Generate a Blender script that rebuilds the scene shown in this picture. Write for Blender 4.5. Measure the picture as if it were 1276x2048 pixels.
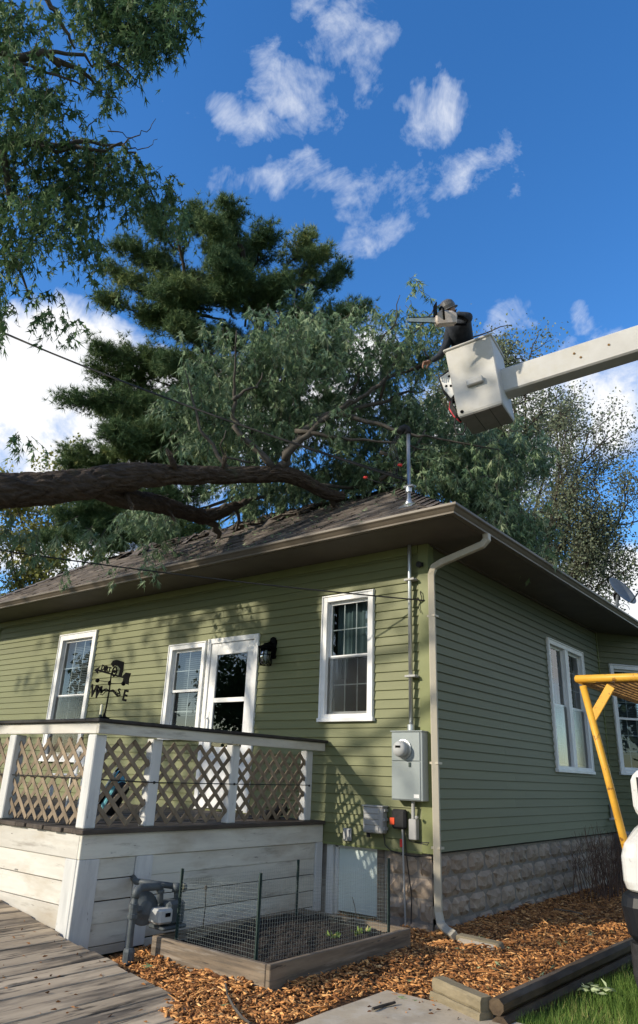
import bpy, math, random
import numpy as np
from mathutils import Vector, Matrix

random.seed(7)
rng = np.random.default_rng(7)
for o in list(bpy.data.objects):
    bpy.data.objects.remove(o)
scene = bpy.context.scene
COL = scene.collection
rad = math.radians

# ------------------------------------------------------------------ camera
# metres; origin = corner of the house at ground level, -X along the porch wall, +Y along the side wall
FOC = 1399.0          # focal length in photo pixels (photo 1276 x 2048)
YAW, PITCH, ROLL = rad(38.8), rad(20.6), rad(2.2)
CAM = np.array([3.900, -6.891, 1.400])
fw = np.array([-math.sin(YAW)*math.cos(PITCH), math.cos(YAW)*math.cos(PITCH), math.sin(PITCH)])
rt = np.array([math.cos(YAW), math.sin(YAW), 0.0])
up = np.cross(rt, fw)
RT = rt*math.cos(ROLL)+up*math.sin(ROLL)
UP = -rt*math.sin(ROLL)+up*math.cos(ROLL)
RM = np.stack([RT, UP, -fw], 1)
cam_data = bpy.data.cameras.new('camera')
cam = bpy.data.objects.new('camera', cam_data)
COL.objects.link(cam)
m4 = Matrix.Identity(4)
for i in range(3):
    for j in range(3):
        m4[i][j] = float(RM[i, j])
    m4[i][3] = float(CAM[i])
cam.matrix_world = m4
cam_data.sensor_fit = 'VERTICAL'
cam_data.sensor_height = 24.0
cam_data.lens = 24.0*FOC/2048.0
cam_data.clip_start = 0.05
cam_data.clip_end = 2000
scene.camera = cam

def ray(px, py):
    return RM @ np.array([(px-638)/FOC, (1024-py)/FOC, -1.0])
def on_z(px, py, z=0.0):
    d = ray(px, py); return CAM+d*(z-CAM[2])/d[2]
def on_y(px, py, y=0.0):
    d = ray(px, py); return CAM+d*(y-CAM[1])/d[1]
def on_x(px, py, x=0.0):
    d = ray(px, py); return CAM+d*(x-CAM[0])/d[0]
def at(px, py, dist):
    d = ray(px, py); return CAM+d/np.linalg.norm(d)*dist

# ------------------------------------------------------------------ light
SUN_EL, SUN_X, SUN_Y = rad(24), -0.50, -0.866      # direction to the sun on the ground plane
SKY_STRENGTH = 0.15
SUN_STRENGTH = 2.3
EXPOSURE = 1.2
sdir = Vector((SUN_X*math.cos(SUN_EL), SUN_Y*math.cos(SUN_EL), math.sin(SUN_EL))).normalized()
sun_data = bpy.data.lights.new('sun', 'SUN')
sun_data.energy = SUN_STRENGTH
sun_data.angle = rad(1.1)
sun_data.color = (1.0, 0.90, 0.74)
sun = bpy.data.objects.new('sun', sun_data)
COL.objects.link(sun)
sun.rotation_euler = sdir.to_track_quat('Z', 'Y').to_euler()
sun.location = (-10, -14, 12)
scene.view_settings.view_transform = 'Standard'
scene.view_settings.look = 'None'
scene.view_settings.exposure = EXPOSURE
scene.view_settings.gamma = 1.0

world = bpy.data.worlds.new('World')
scene.world = world
world.use_nodes = True
wt = world.node_tree
wt.nodes.clear()
def wn(t, **kw):
    n = wt.nodes.new(t)
    for k, v in kw.items():
        setattr(n, k, v)
    return n
w_out = wn('ShaderNodeOutputWorld')
w_sky = wn('ShaderNodeTexSky', sky_type='NISHITA')
w_sky.sun_disc = False
w_sky.sun_elevation = SUN_EL
w_sky.sun_rotation = math.atan2(SUN_X, SUN_Y)
w_sky.air_density = 1.0
w_sky.dust_density = 0.3
w_sky.ozone_density = 3.0
w_hsv = wn('ShaderNodeHueSaturation')
w_hsv.inputs['Saturation'].default_value = 1.27
w_hsv.inputs['Hue'].default_value = 0.506
w_hsv.inputs['Value'].default_value = 0.76
wt.links.new(w_sky.outputs[0], w_hsv.inputs['Color'])
w_bg = wn('ShaderNodeBackground')
w_bg.inputs[1].default_value = SKY_STRENGTH
wt.links.new(w_hsv.outputs[0], w_bg.inputs[0])
w_co = wn('ShaderNodeTexCoord')
def wmath(op, a, b=None, clamp=False):
    n = wn('ShaderNodeMath', operation=op, use_clamp=clamp)
    for i, v in enumerate((a, b)):
        if v is None: continue
        if isinstance(v, (int, float)): n.inputs[i].default_value = v
        else: wt.links.new(v, n.inputs[i])
    return n.outputs[0]
def wdot(vec, c):
    n = wn('ShaderNodeVectorMath', operation='DOT_PRODUCT')
    wt.links.new(vec, n.inputs[0]); n.inputs[1].default_value = c
    return n.outputs['Value']
def wnoise(scale, detail, rough, dist=0.0):
    n = wn('ShaderNodeTexNoise')
    n.inputs['Scale'].default_value = scale
    n.inputs['Detail'].default_value = detail
    n.inputs['Roughness'].default_value = rough
    n.inputs['Distortion'].default_value = dist
    wt.links.new(w_co.outputs['Generated'], n.inputs['Vector'])
    return n
# warp the lookup direction so that cloud outlines are ragged
wn1 = wnoise(5.5, 5, 0.6)
wsub = wn('ShaderNodeVectorMath', operation='SUBTRACT'); wsub.inputs[1].default_value = (.5, .5, .5)
wt.links.new(wn1.outputs['Color'], wsub.inputs[0])
wscl = wn('ShaderNodeVectorMath', operation='SCALE'); wscl.inputs['Scale'].default_value = 0.20
wt.links.new(wsub.outputs[0], wscl.inputs[0])
wadd = wn('ShaderNodeVectorMath', operation='ADD')
wt.links.new(w_co.outputs['Generated'], wadd.inputs[0]); wt.links.new(wscl.outputs[0], wadd.inputs[1])
WD = wadd.outputs[0]
# clouds of this sky: (azimuth/elevation given by a point of view, half sizes, tilt, strength)
CLOUDS = [(680, 55, 70, 125, 20, .29), (600, 180, 95, 54, -32, .30), (470, 238, 80, 28, -14, .14), (850, 190, 54, 74, -42, .33),
          (640, 378, 140, 34, 8, .19), (850, 352, 108, 48, 8, .25), (745, 440, 74, 32, 50, .19), (990, 330, 30, 48, 0, .06), (1090, 720, 40, 20, 30, .05),
          (985, 610, 36, 18, 0, .10), (40, 770, 290, 120, 6, 1.4), (240, 900, 260, 110, 0, 1.2), (-250, 820, 260, 240, 0, 1.3),
          (720, 690, 70, 52, 0, 1.2), (450, 800, 260, 90, 0, 1.1), (1190, 800, 120, 105, -40, .85), (1215, 655, 80, 30, -50, .22), (950, 850, 200, 120, 0, 1.0),
          (1330, 1180, 220, 95, 10, 1.4), (100, 1100, 300, 60, 0, .8)]
field = None
def blob(c, u, v, ru, rv, s):
    cc = wn('ShaderNodeVectorMath', operation='SUBTRACT'); wt.links.new(WD, cc.inputs[0]); cc.inputs[1].default_value = tuple(c)
    a = wdot(cc.outputs[0], tuple(u/ru)); b = wdot(cc.outputs[0], tuple(v/rv)); e = wdot(cc.outputs[0], tuple(c/0.5))
    q = wmath('ADD', wmath('ADD', wmath('MULTIPLY', a, a), wmath('MULTIPLY', b, b)), wmath('MULTIPLY', e, e))
    return wmath('MULTIPLY', wmath('SUBTRACT', 1.0, q), s)
def addblob(c, u, v, ru, rv, s):
    global field
    f = blob(c, u, v, ru, rv, s)
    field = f if field is None else wmath('MAXIMUM', field, f)
for px, py, rx, ry, ang, s in CLOUDS:
    c = ray(px, py); n = np.linalg.norm(c); c = c/n
    u = np.cross(c, UP); u /= np.linalg.norm(u); v = np.cross(u, c)
    ca, sa = math.cos(rad(ang)), math.sin(rad(ang))
    addblob(c, u*ca+v*sa, -u*sa+v*ca, rx/FOC/n*1.15, ry/FOC/n*1.15, s)
for k in range(13):                                   # broken cloud goes on all round; these unseen clouds enlarged for neutral fill light
    az = rad(62+18.5*k+random.uniform(-5, 5)); el = rad((16, 40, 24)[k % 3]+random.uniform(-4, 6))
    c = np.array([math.sin(az-YAW)*math.cos(el), math.cos(az-YAW)*math.cos(el), math.sin(el)])
    u = np.cross(c, [0, 0, 1.0]); u /= np.linalg.norm(u); v = np.cross(u, c)
    addblob(c, u, v, random.uniform(.26, .38), random.uniform(.15, .22), random.uniform(.9, 1.3))
wn2 = wnoise(8.0, 8, 0.68, 0.7)
wn3 = wnoise(26.0, 4, 0.6, 0.4)
fb = wmath('ADD', wmath('MULTIPLY', wmath('SUBTRACT', wn2.outputs['Fac'], 0.5), 1.55), wmath('MULTIPLY', wmath('SUBTRACT', wn3.outputs['Fac'], 0.5), 0.85))
dens = wmath('MULTIPLY', wmath('ADD', wmath('MAXIMUM', field, -0.6), fb), 1.35, True)
dens = wmath('MULTIPLY', dens, 0.97)
w_ramp = wn('ShaderNodeValToRGB')
w_ramp.color_ramp.elements[0].position = 0.0; w_ramp.color_ramp.elements[0].color = (0.50, 0.60, 0.78, 1)
w_ramp.color_ramp.elements[1].position = 0.9; w_ramp.color_ramp.elements[1].color = (0.86, 0.86, 0.86, 1)
shade = wmath('ADD', wmath('MULTIPLY', dens, 0.7), wmath('MULTIPLY', wn1.outputs['Fac'], 0.4))
wt.links.new(shade, w_ramp.inputs[0])
w_bg2 = wn('ShaderNodeBackground'); w_bg2.inputs[1].default_value = 0.55
wt.links.new(w_ramp.outputs[0], w_bg2.inputs[0])
w_mix = wn('ShaderNodeMixShader')
wt.links.new(dens, w_mix.inputs[0]); wt.links.new(w_bg.outputs[0], w_mix.inputs[1]); wt.links.new(w_bg2.outputs[0], w_mix.inputs[2])
wt.links.new(w_mix.outputs[0], w_out.inputs[0])
world.cycles.sampling_method = 'MANUAL'
world.cycles.sample_map_resolution = 512

# ------------------------------------------------------------------ helpers
class MB:
    """collects boxes, beams, tubes and prisms; build() links them as one mesh object"""
    def __init__(s, M=None):
        s.v = []; s.f = []; s.M = M
    def add(s, vs, fs):
        b = len(s.v)
        for p in vs:
            p = Vector(p)
            s.v.append(tuple(s.M @ p) if s.M else tuple(p))
        s.f += [tuple(b+i for i in f) for f in fs]
        return s
    def box(s, a, b):
        x0, y0, z0 = [min(a[i], b[i]) for i in range(3)]; x1, y1, z1 = [max(a[i], b[i]) for i in range(3)]
        return s.add([(x0, y0, z0), (x1, y0, z0), (x1, y1, z0), (x0, y1, z0), (x0, y0, z1), (x1, y0, z1), (x1, y1, z1), (x0, y1, z1)],
                     [(0, 3, 2, 1), (4, 5, 6, 7), (0, 1, 5, 4), (1, 2, 6, 5), (2, 3, 7, 6), (3, 0, 4, 7)])
    def beam(s, p, q, w, h, upv=(0, 0, 1)):
        p = Vector(p); q = Vector(q); d = (q-p).normalized(); u = Vector(upv)
        r = d.cross(u)
        if r.length < 1e-4: r = d.cross(Vector((1, 0, 0)))
        r.normalize(); u = r.cross(d)
        vs = []
        for c in (p, q):
            for a, b in ((-1, -1), (1, -1), (1, 1), (-1, 1)):
                vs.append(c+r*(a*w/2)+u*(b*h/2))
        return s.add(vs, [(0, 3, 2, 1), (4, 5, 6, 7), (0, 1, 5, 4), (1, 2, 6, 5), (2, 3, 7, 6), (3, 0, 4, 7)])
    def tube(s, pts, r, n=8, cap=True, lump=0.0):
        pts = [Vector(p) for p in pts]
        rs = r if isinstance(r, (list, tuple, np.ndarray)) else [r]*len(pts)
        vs = []; fs = []
        ref = None
        for i, p in enumerate(pts):
            d = (pts[min(i+1, len(pts)-1)]-pts[max(i-1, 0)])
            if d.length < 1e-9: d = Vector((0, 0, 1))
            d.normalize()
            if ref is None:
                ref = d.orthogonal().normalized()
            ref = (ref-d*ref.dot(d))
            if ref.length < 1e-6: ref = d.orthogonal()
            ref.normalize()
            b = d.cross(ref)
            for k in range(n):
                a = 2*math.pi*k/n
                rr = rs[i]*(1+(random.uniform(-lump, lump) if lump else 0))
                vs.append(p+(ref*math.cos(a)+b*math.sin(a))*rr)
            if i:
                o = (i-1)*n
                for k in range(n):
                    fs.append((o+k, o+(k+1) % n, o+n+(k+1) % n, o+n+k))
        if cap:
            fs.append(tuple(range(n-1, -1, -1))); o = (len(pts)-1)*n; fs.append(tuple(o+k for k in range(n)))
        return s.add(vs, fs)
    def prism(s, poly, vec):
        n = len(poly); vec = Vector(vec)
        vs = [Vector(p) for p in poly]+[Vector(p)+vec for p in poly]
        fs = [tuple(range(n-1, -1, -1)), tuple(range(n, 2*n))]+[(i, (i+1) % n, n+(i+1) % n, n+i) for i in range(n)]
        return s.add(vs, fs)
    def lathe(s, prof, c, axis=(0, 0, 1), n=20):
        ax = Vector(axis).normalized(); r = ax.orthogonal().normalized(); b = ax.cross(r); c = Vector(c)
        vs = []; fs = []
        for i, (rr, h) in enumerate(prof):
            for k in range(n):
                a = 2*math.pi*k/n
                vs.append(c+ax*h+(r*math.cos(a)+b*math.sin(a))*max(rr, 1e-4))
            if i:
                o = (i-1)*n
                for k in range(n): fs.append((o+k, o+(k+1) % n, o+n+(k+1) % n, o+n+k))
        fs.append(tuple(range(n-1, -1, -1))); o = (len(prof)-1)*n; fs.append(tuple(o+k for k in range(n)))
        return s.add(vs, fs)
    def build(s, name, mat, parent=None, bevel=0.0, smooth=False, kind=None):
        me = bpy.data.meshes.new(name)
        me.from_pydata(s.v, [], s.f)
        me.update()
        return finish(name, me, mat, parent, bevel, smooth, kind)

def finish(name, me, mat, parent=None, bevel=0.0, smooth=False, kind=None):
    if mat: me.materials.append(mat)
    o = bpy.data.objects.new(name, me)
    COL.objects.link(o)
    if smooth:
        me.polygons.foreach_set('use_smooth', [True]*len(me.polygons))
    if parent: o.parent = parent
    if bevel:
        b = o.modifiers.new('bevel', 'BEVEL'); b.width = bevel; b.segments = 1; b.limit_method = 'ANGLE'
    if kind: o['kind'] = kind
    return o

def arr_mesh(name, V, F, mat, parent=None, tint=None, kind=None, smooth=False):
    """V (n,3), F (m,3) triangles, from arrays"""
    me = bpy.data.meshes.new(name)
    V = np.asarray(V, dtype=np.float32); F = np.asarray(F, dtype=np.int32)
    k = F.shape[1]
    me.vertices.add(len(V)); me.vertices.foreach_set('co', V.ravel())
    me.loops.add(F.size); me.loops.foreach_set('vertex_index', F.ravel())
    me.polygons.add(len(F)); me.polygons.foreach_set('loop_start', np.arange(0, F.size, k, dtype=np.int32))
    me.polygons.foreach_set('loop_total', np.full(len(F), k, dtype=np.int32))
    me.update(calc_edges=True)
    if tint is not None:
        a = me.attributes.new('tint', 'FLOAT', 'POINT'); a.data.foreach_set('value', np.asarray(tint, dtype=np.float32))
    return finish(name, me, mat, parent, 0, smooth, kind)

def tag(o, label, cat, group=None):
    o['label'] = label; o['category'] = cat
    if group: o['group'] = group
    return o
def thing(name, label, cat, loc=(0, 0, 0), group=None):
    o = bpy.data.objects.new(name, None); COL.objects.link(o)
    o.empty_display_size = 0.2
    o.location = (0, 0, 0)
    return tag(o, label, cat, group)

MATS = {}
def pm(name, cols, scale=(4, 4, 4), detail=6, nrough=0.6, rough=0.6, bump=0.0, bscale=None, bdist=0.01, rnd=0.0, metallic=0.0, spec=0.28,
       layers=(), attr=None, coat=0.0, trans=0.0, distort=0.0):
    m = bpy.data.materials.new(name); m.use_nodes = True; MATS[name] = m
    t = m.node_tree; N = t.nodes; L = t.links
    bs = N['Principled BSDF']
    tc = N.new('ShaderNodeTexCoord')
    def noise(sc, det, ro, off=0.0):
        mp = N.new('ShaderNodeMapping'); mp.inputs['Scale'].default_value = sc if not isinstance(sc, (int, float)) else (sc,)*3
        L.new(tc.outputs['Object'], mp.inputs['Vector'])
        if rnd or off:
            oi = N.new('ShaderNodeObjectInfo'); ml = N.new('ShaderNodeMath'); ml.operation = 'MULTIPLY_ADD'
            ml.inputs[1].default_value = 37.0 if rnd else 0.0; ml.inputs[2].default_value = off
            L.new(oi.outputs['Random'], ml.inputs[0]); L.new(ml.outputs[0], mp.inputs['Location'])
        n = N.new('ShaderNodeTexNoise'); n.inputs['Scale'].default_value = 1.0; n.inputs['Detail'].default_value = det; n.inputs['Roughness'].default_value = ro
        n.inputs['Distortion'].default_value = distort
        L.new(mp.outputs[0], n.inputs['Vector'])
        return n.outputs['Fac']
    if attr:
        at_ = N.new('ShaderNodeAttribute'); at_.attribute_name = attr; src = at_.outputs['Fac']
    else:
        src = noise(scale, detail, nrough)
    rp = N.new('ShaderNodeValToRGB'); els = rp.color_ramp.elements
    while len(els) < len(cols): els.new(0.5)
    for e, (p, c) in zip(els, cols):
        e.position = p; e.color = (*c, 1)
    L.new(src, rp.inputs[0]); col = rp.outputs[0]
    for i, (c, sc, lo, hi, fac) in enumerate(layers):
        n = noise(sc, 5, 0.65, 3.7*(i+1))
        mr = N.new('ShaderNodeMapRange'); mr.inputs['From Min'].default_value = lo; mr.inputs['From Max'].default_value = hi
        mr.inputs['To Max'].default_value = fac
        L.new(n, mr.inputs['Value'])
        mx = N.new('ShaderNodeMix'); mx.data_type = 'RGBA'
        L.new(mr.outputs[0], mx.inputs['Factor']); L.new(col, mx.inputs['A']); mx.inputs['B'].default_value = (*c, 1)
        col = mx.outputs['Result']
    if rnd:
        oi = N.new('ShaderNodeObjectInfo'); mr = N.new('ShaderNodeMapRange'); mr.inputs['To Min'].default_value = 1-rnd; mr.inputs['To Max'].default_value = 1+rnd
        L.new(oi.outputs['Random'], mr.inputs['Value'])
        hs = N.new('ShaderNodeHueSaturation'); L.new(mr.outputs[0], hs.inputs['Value']); L.new(col, hs.inputs['Color']); col = hs.outputs[0]
    L.new(col, bs.inputs['Base Color'])
    bs.inputs['Roughness'].default_value = rough
    bs.inputs['Metallic'].default_value = metallic
    bs.inputs['Specular IOR Level'].default_value = spec
    bs.inputs['Coat Weight'].default_value = coat
    if trans:
        tl = N.new('ShaderNodeBsdfTranslucent'); L.new(col, tl.inputs['Color'])
        ms = N.new('ShaderNodeMixShader'); ms.inputs[0].default_value = trans
        L.new(bs.outputs[0], ms.inputs[1]); L.new(tl.outputs[0], ms.inputs[2]); L.new(ms.outputs[0], N['Material Output'].inputs[0])
    if bump:
        bsrc = noise(bscale if bscale else scale, 6, 0.65, 1.3)
        bp = N.new('ShaderNodeBump'); bp.inputs['Strength'].default_value = bump; bp.inputs['Distance'].default_value = bdist
        L.new(bsrc, bp.inputs['Height']); L.new(bp.outputs[0], bs.inputs['Normal'])
    return m

# ------------------------------------------------------------------ materials
SID = (0.186, 0.206, 0.088)
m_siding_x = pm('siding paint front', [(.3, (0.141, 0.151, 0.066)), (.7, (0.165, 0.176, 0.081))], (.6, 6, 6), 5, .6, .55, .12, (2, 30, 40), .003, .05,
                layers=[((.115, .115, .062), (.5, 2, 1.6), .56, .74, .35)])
m_siding_y_shaded = pm('siding paint side shaded', [(.3, (0.105, 0.113, 0.060)), (.7, (0.120, 0.129, 0.071))], (6, .6, 6), 5, .6, .55, .12, (30, 2, 40), .003, .05,
                layers=[((.115, .115, .062), (2, .5, 1.6), .58, .76, .3)])  # same paint as the front, darkened to put the side wall's shade into the colour
m_trim_green = pm('green trim', [(.3, (0.153, 0.172, 0.066)), (.7, (0.183, 0.202, 0.082))], 3, rough=.5)
m_white = pm('white trim paint', [(.3, (.70, .70, .68)), (.7, (.80, .80, .79))], 5, rough=.45, layers=[((.42, .41, .38), (6, 6, 5), .62, .75, .5)])
WEAR = [((.46, .46, .44), (1.5, 1.5, 4), .5, .72, .6), ((.30, .265, .21), (2.2, 2.2, 3.6), .60, .72, .42), ((.10, .09, .075), (9, 9, 22), .66, .72, .9)]
m_wood_white_y = pm('worn white paint side', [(.25, (0.515, 0.500, 0.442)), (.75, (0.659, 0.641, 0.564))], (14, 1.2, 14), 7, .65, .7, .35, (60, 3, 50), .004, .07,
                    layers=[((.40, .375, .335), (3, .7, 2.4), .46, .66, .7), ((.30, .24, .165), (2.2, 1.0, 3), .54, .70, .5), ((.16, .14, .115), (5, 1.2, 9), .58, .68, .55), ((.05, .045, .04), (40, 5, 26), .66, .72, .9)])
m_wood_white_x = pm('worn white paint front', [(.25, (0.505, 0.490, 0.446)), (.75, (0.642, 0.625, 0.576))], (1.2, 14, 14), 7, .65, .7, .35, (3, 60, 50), .004, .07,
                    layers=[((.42, .39, .34), (.7, 3, 2.4), .46, .66, .65), ((.33, .26, .17), (1.0, 2.2, 3), .52, .70, .55), ((.18, .155, .125), (1.2, 5, 9), .58, .68, .5), ((.05, .045, .04), (5, 40, 26), .66, .72, .9)])
m_wood_white_z = pm('worn white paint upright', [(.25, (0.504, 0.507, 0.496)), (.75, (0.639, 0.641, 0.627))], (14, 14, 1.2), 7, .65, .7, .3, (60, 60, 3), .004, .06,
                    layers=[((.36, .37, .375), (7, 7, 1.4), .52, .72, .6), ((.12, .11, .10), (36, 36, 6), .66, .72, .85)])
m_lattice = pm('weathered lattice wood', [(.3, (0.137, 0.106, 0.075)), (.7, (0.285, 0.223, 0.155))], (12, 12, 3), 6, .6, .8, .3, (50, 50, 10), .003, .25)
m_cap = pm('dark rail cap', [(.3, (.018, .016, .015)), (.7, (.05, .045, .042))], 12, rough=.7, bump=.2)
m_deckboard = pm('damp deck board', [(.3, (.035, .028, .023)), (.7, (.10, .082, .068))], (9, 1.5, 9), 7, .65, .75, .4, (50, 4, 40), .004, .2)
m_ramp = pm('weathered ramp plank', [(.25, (0.287, 0.225, 0.156)), (.55, (0.461, 0.370, 0.260)), (.8, (0.573, 0.467, 0.333))], (10, 1.0, 10), 8, .65, .8, .5, (60, 2.5, 40), .005, .16,
            layers=[((.065, .056, .048), (5, .8, 4), .47, .62, .8), ((.03, .027, .024), (16, 1.4, 8), .56, .64, .85)])
m_tab = pm('asphalt shingle tab', [(0, (.055, .046, .040)), (.5, (.105, .089, .077)), (1, (.185, .160, .140))], attr='tint', rough=.92, bump=.5, bscale=(200, 200, 200), bdist=.004)
m_shingle = pm('asphalt shingle', [(.3, (.072, .060, .052)), (.7, (.155, .132, .115))], 9, 8, .7, .9, .6, (240, 240, 240), .004,
               layers=[((.05, .042, .037), (3.3, 3.3, 3.3), .5, .62, .6)])
m_gutter = pm('taupe gutter', [(.3, (0.114, 0.093, 0.069)), (.7, (0.140, 0.116, 0.088))], 3, rough=.45, layers=[((.12, .105, .085), (2, 2, 9), .55, .75, .5)])
m_soffit = pm('brown soffit', [(.3, (.095, .080, .064)), (.7, (.125, .107, .086))], 3, rough=.6)
m_downspout = pm('beige downspout', [(.3, (.40, .36, .28)), (.7, (.47, .43, .345))], (5, 5, 2), rough=.4, layers=[((.25, .22, .17), (9, 9, 3), .6, .75, .5)])
m_block = pm('rock faced block', [(.25, (0.230, 0.180, 0.137)), (.75, (0.416, 0.331, 0.252))], 11, 8, .65, .9, .5, (70, 70, 70), .008, .12,
             layers=[((.11, .098, .088), (3, 3, 3), .52, .7, .5)])
m_mortar = pm('mortar', [(.3, (0.169, 0.150, 0.128)), (.7, (0.247, 0.218, 0.189))], 18, rough=.95, bump=.3)
m_concrete = pm('slab concrete', [(.3, (0.367, 0.310, 0.228)), (.7, (0.475, 0.405, 0.305))], 3.5, 9, .68, .9, .35, (60, 60, 60), .003,
                layers=[((.22, .195, .16), (1.6, 1.6, 1.6), .56, .72, .5), ((.14, .115, .09), (9, 6, 6), .63, .70, .7), ((.50, .465, .40), (5, 5, 5), .52, .66, .5), ((.20, .175, .145), (40, 40, 40), .60, .68, .5)])
m_glass = bpy.data.materials.new('window glass'); m_glass.use_nodes = True
def glass_nodes(m, tint, rough=.01, ior=1.5):
    t = m.node_tree; t.nodes.clear()
    o = t.nodes.new('ShaderNodeOutputMaterial'); tr = t.nodes.new('ShaderNodeBsdfTransparent'); tr.inputs[0].default_value = (*tint, 1)
    gl = t.nodes.new('ShaderNodeBsdfGlossy'); gl.inputs['Roughness'].default_value = rough
    lw = t.nodes.new('ShaderNodeFresnel'); lw.inputs[0].default_value = ior
    ad = t.nodes.new('ShaderNodeMath'); ad.operation = 'MULTIPLY_ADD'; ad.inputs[1].default_value = 1.3; ad.inputs[2].default_value = .02; ad.use_clamp = True
    mx = t.nodes.new('ShaderNodeMixShader')
    t.links.new(lw.outputs[0], ad.inputs[0]); t.links.new(ad.outputs[0], mx.inputs[0]); t.links.new(tr.outputs[0], mx.inputs[1]); t.links.new(gl.outputs[0], mx.inputs[2]); t.links.new(mx.outputs[0], o.inputs[0])
glass_nodes(m_glass, (.62, .68, .70))
m_screen = bpy.data.materials.new('insect screen glass'); m_screen.use_nodes = True
glass_nodes(m_screen, (.58, .59, .60), .15)
m_frost = pm('frosted basement pane', [(.3, (0.460, 0.540, 0.517)), (.7, (0.598, 0.678, 0.655))], (2, 2, 1), rough=.28)
m_curtain = pm('curtain cloth', [(.3, (.12, .17, .17)), (.7, (.22, .28, .28))], (8, 8, 1.5), rough=.9)
m_blind = pm('window blind', [(.3, (0.180, 0.189, 0.194)), (.7, (0.225, 0.234, 0.239))], 6, rough=.8)
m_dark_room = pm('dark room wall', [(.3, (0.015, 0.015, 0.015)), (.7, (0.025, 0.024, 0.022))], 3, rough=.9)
m_black = pm('black metal', [(.3, (0.002, 0.002, 0.002)), (.7, (0.004, 0.004, 0.004))], 9, rough=.7, spec=.05)
m_rubber = pm('black rubber', [(.3, (.012, .012, .013)), (.7, (.03, .03, .032))], 16, rough=.75)
m_steel = pm('galvanised steel', [(.3, (.42, .44, .45)), (.7, (.60, .62, .63))], (14, 14, 6), rough=.38, metallic=.85)
m_panel_grey = pm('grey enamel', [(.3, (0.225, 0.259, 0.259)), (.7, (0.276, 0.310, 0.308))], 3, rough=.42, layers=[((.20, .22, .22), (5, 5, 2), .6, .8, .4)])
m_plastic_grey = pm('grey plastic', [(.3, (.30, .30, .29)), (.7, (.37, .37, .36))], 6, rough=.5)
m_gas = pm('gas pipe paint', [(.3, (0.051, 0.063, 0.071)), (.7, (0.090, 0.103, 0.111))], 14, rough=.55, bump=.3, bscale=(60, 60, 60), bdist=.003,
           layers=[((.055, .06, .062), (12, 12, 12), .58, .7, .7)])
m_gas_light = pm('meter face plastic', [(.3, (.33, .34, .335)), (.7, (.42, .43, .425))], 10, rough=.55, layers=[((.16, .16, .15), (16, 16, 16), .58, .7, .5)])
m_brass = pm('yellow tape', [(.3, (.60, .46, .20)), (.7, (.70, .56, .28))], 20, rough=.5)
m_orange = pm('orange plastic', [(.3, (.70, .07, .02)), (.7, (.8, .10, .03))], 20, rough=.5)
m_red = pm('red cap', [(.3, (.60, .035, .03)), (.7, (.70, .06, .045))], 20, rough=.45)
m_boxwood = pm('weathered bed board', [(.3, (0.128, 0.098, 0.069)), (.7, (0.230, 0.180, 0.129))], (2, 2, 14), 7, .65, .85, .4, (6, 6, 60), .004, .1,
               layers=[((.07, .058, .048), (1.2, 1.2, 16), .46, .62, .7), ((.32, .28, .235), (1.5, 1.5, 24), .56, .68, .5), ((.035, .03, .026), (3, 3, 40), .60, .66, .8)])
m_soil = pm('garden soil', [(.3, (.014, .011, .010)), (.7, (.045, .036, .031))], 30, 8, .7, .95, 1.0, (60, 60, 60), .02)
m_wire = pm('coated wire', [(.3, (.20, .235, .225)), (.7, (.29, .325, .31))], 20, rough=.45, metallic=.4)
m_stake = pm('green stake', [(.3, (0.017, 0.034, 0.030)), (.7, (0.030, 0.052, 0.047))], 20, rough=.5)
m_timber = pm('old landscape timber', [(.3, (0.038, 0.026, 0.017)), (.7, (0.117, 0.082, 0.049))], (8, 3, 12), 7, .65, .85, .5, (40, 6, 50), .006,
              layers=[((.17, .145, .118), (3, 1, 5), .55, .7, .5)])
m_timber_light = pm('grey landscape timber', [(.3, (0.150, 0.124, 0.076)), (.7, (0.270, 0.225, 0.148))], (2, 9, 12), 7, .65, .85, .5, (5, 40, 50), .006,
                    layers=[((.07, .062, .045), (2, 3, 6), .55, .7, .6)])
m_mulch = pm('mulch bed', [(.2, (0.049, 0.026, 0.014)), (.5, (0.161, 0.078, 0.033)), (.85, (0.420, 0.223, 0.094))], (28, 40, 30), 9, .7, .95, 1.0, (50, 70, 50), .03)
m_chip = pm('wood chip', [(0, (0.075, 0.033, 0.014)), (.25, (0.253, 0.103, 0.034)), (.6, (0.538, 0.243, 0.078)), (.88, (0.788, 0.418, 0.152)), (1, (1.000, 0.623, 0.267))], attr='tint', rough=.85)
m_grassground = pm('lawn soil', [(.3, (.030, .042, .014)), (.7, (.065, .085, .028))], 5, 8, .7, .95, .6, (40, 40, 40), .02,
                   layers=[((.05, .04, .028), (.4, .4, .4), .52, .7, .6)])
m_grass = pm('grass blade', [(0, (0.055, 0.108, 0.020)), (.5, (0.117, 0.209, 0.039)), (.9, (0.211, 0.295, 0.069)), (1, (0.390, 0.346, 0.138))], attr='tint', rough=.7, spec=.22, trans=.25)
m_maple = pm('maple leaf', [(0, (0.041, 0.088, 0.035)), (.45, (0.084, 0.155, 0.061)), (.8, (0.150, 0.232, 0.099)), (1, (0.253, 0.314, 0.152))], attr='tint', rough=.65, spec=.22, trans=.22)
m_limp = pm('wilting maple leaf', [(0, (0.062, 0.109, 0.051)), (.45, (0.134, 0.211, 0.102)), (.8, (0.257, 0.333, 0.191)), (1, (0.437, 0.505, 0.295))], attr='tint', rough=.65, spec=.22, trans=.18)
m_pine = pm('pine needle', [(0, (0.049, 0.095, 0.043)), (.5, (0.108, 0.166, 0.068)), (.85, (0.213, 0.265, 0.099)), (1, (0.387, 0.376, 0.135))], attr='tint', rough=.7, spec=.2, trans=.10)
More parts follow.
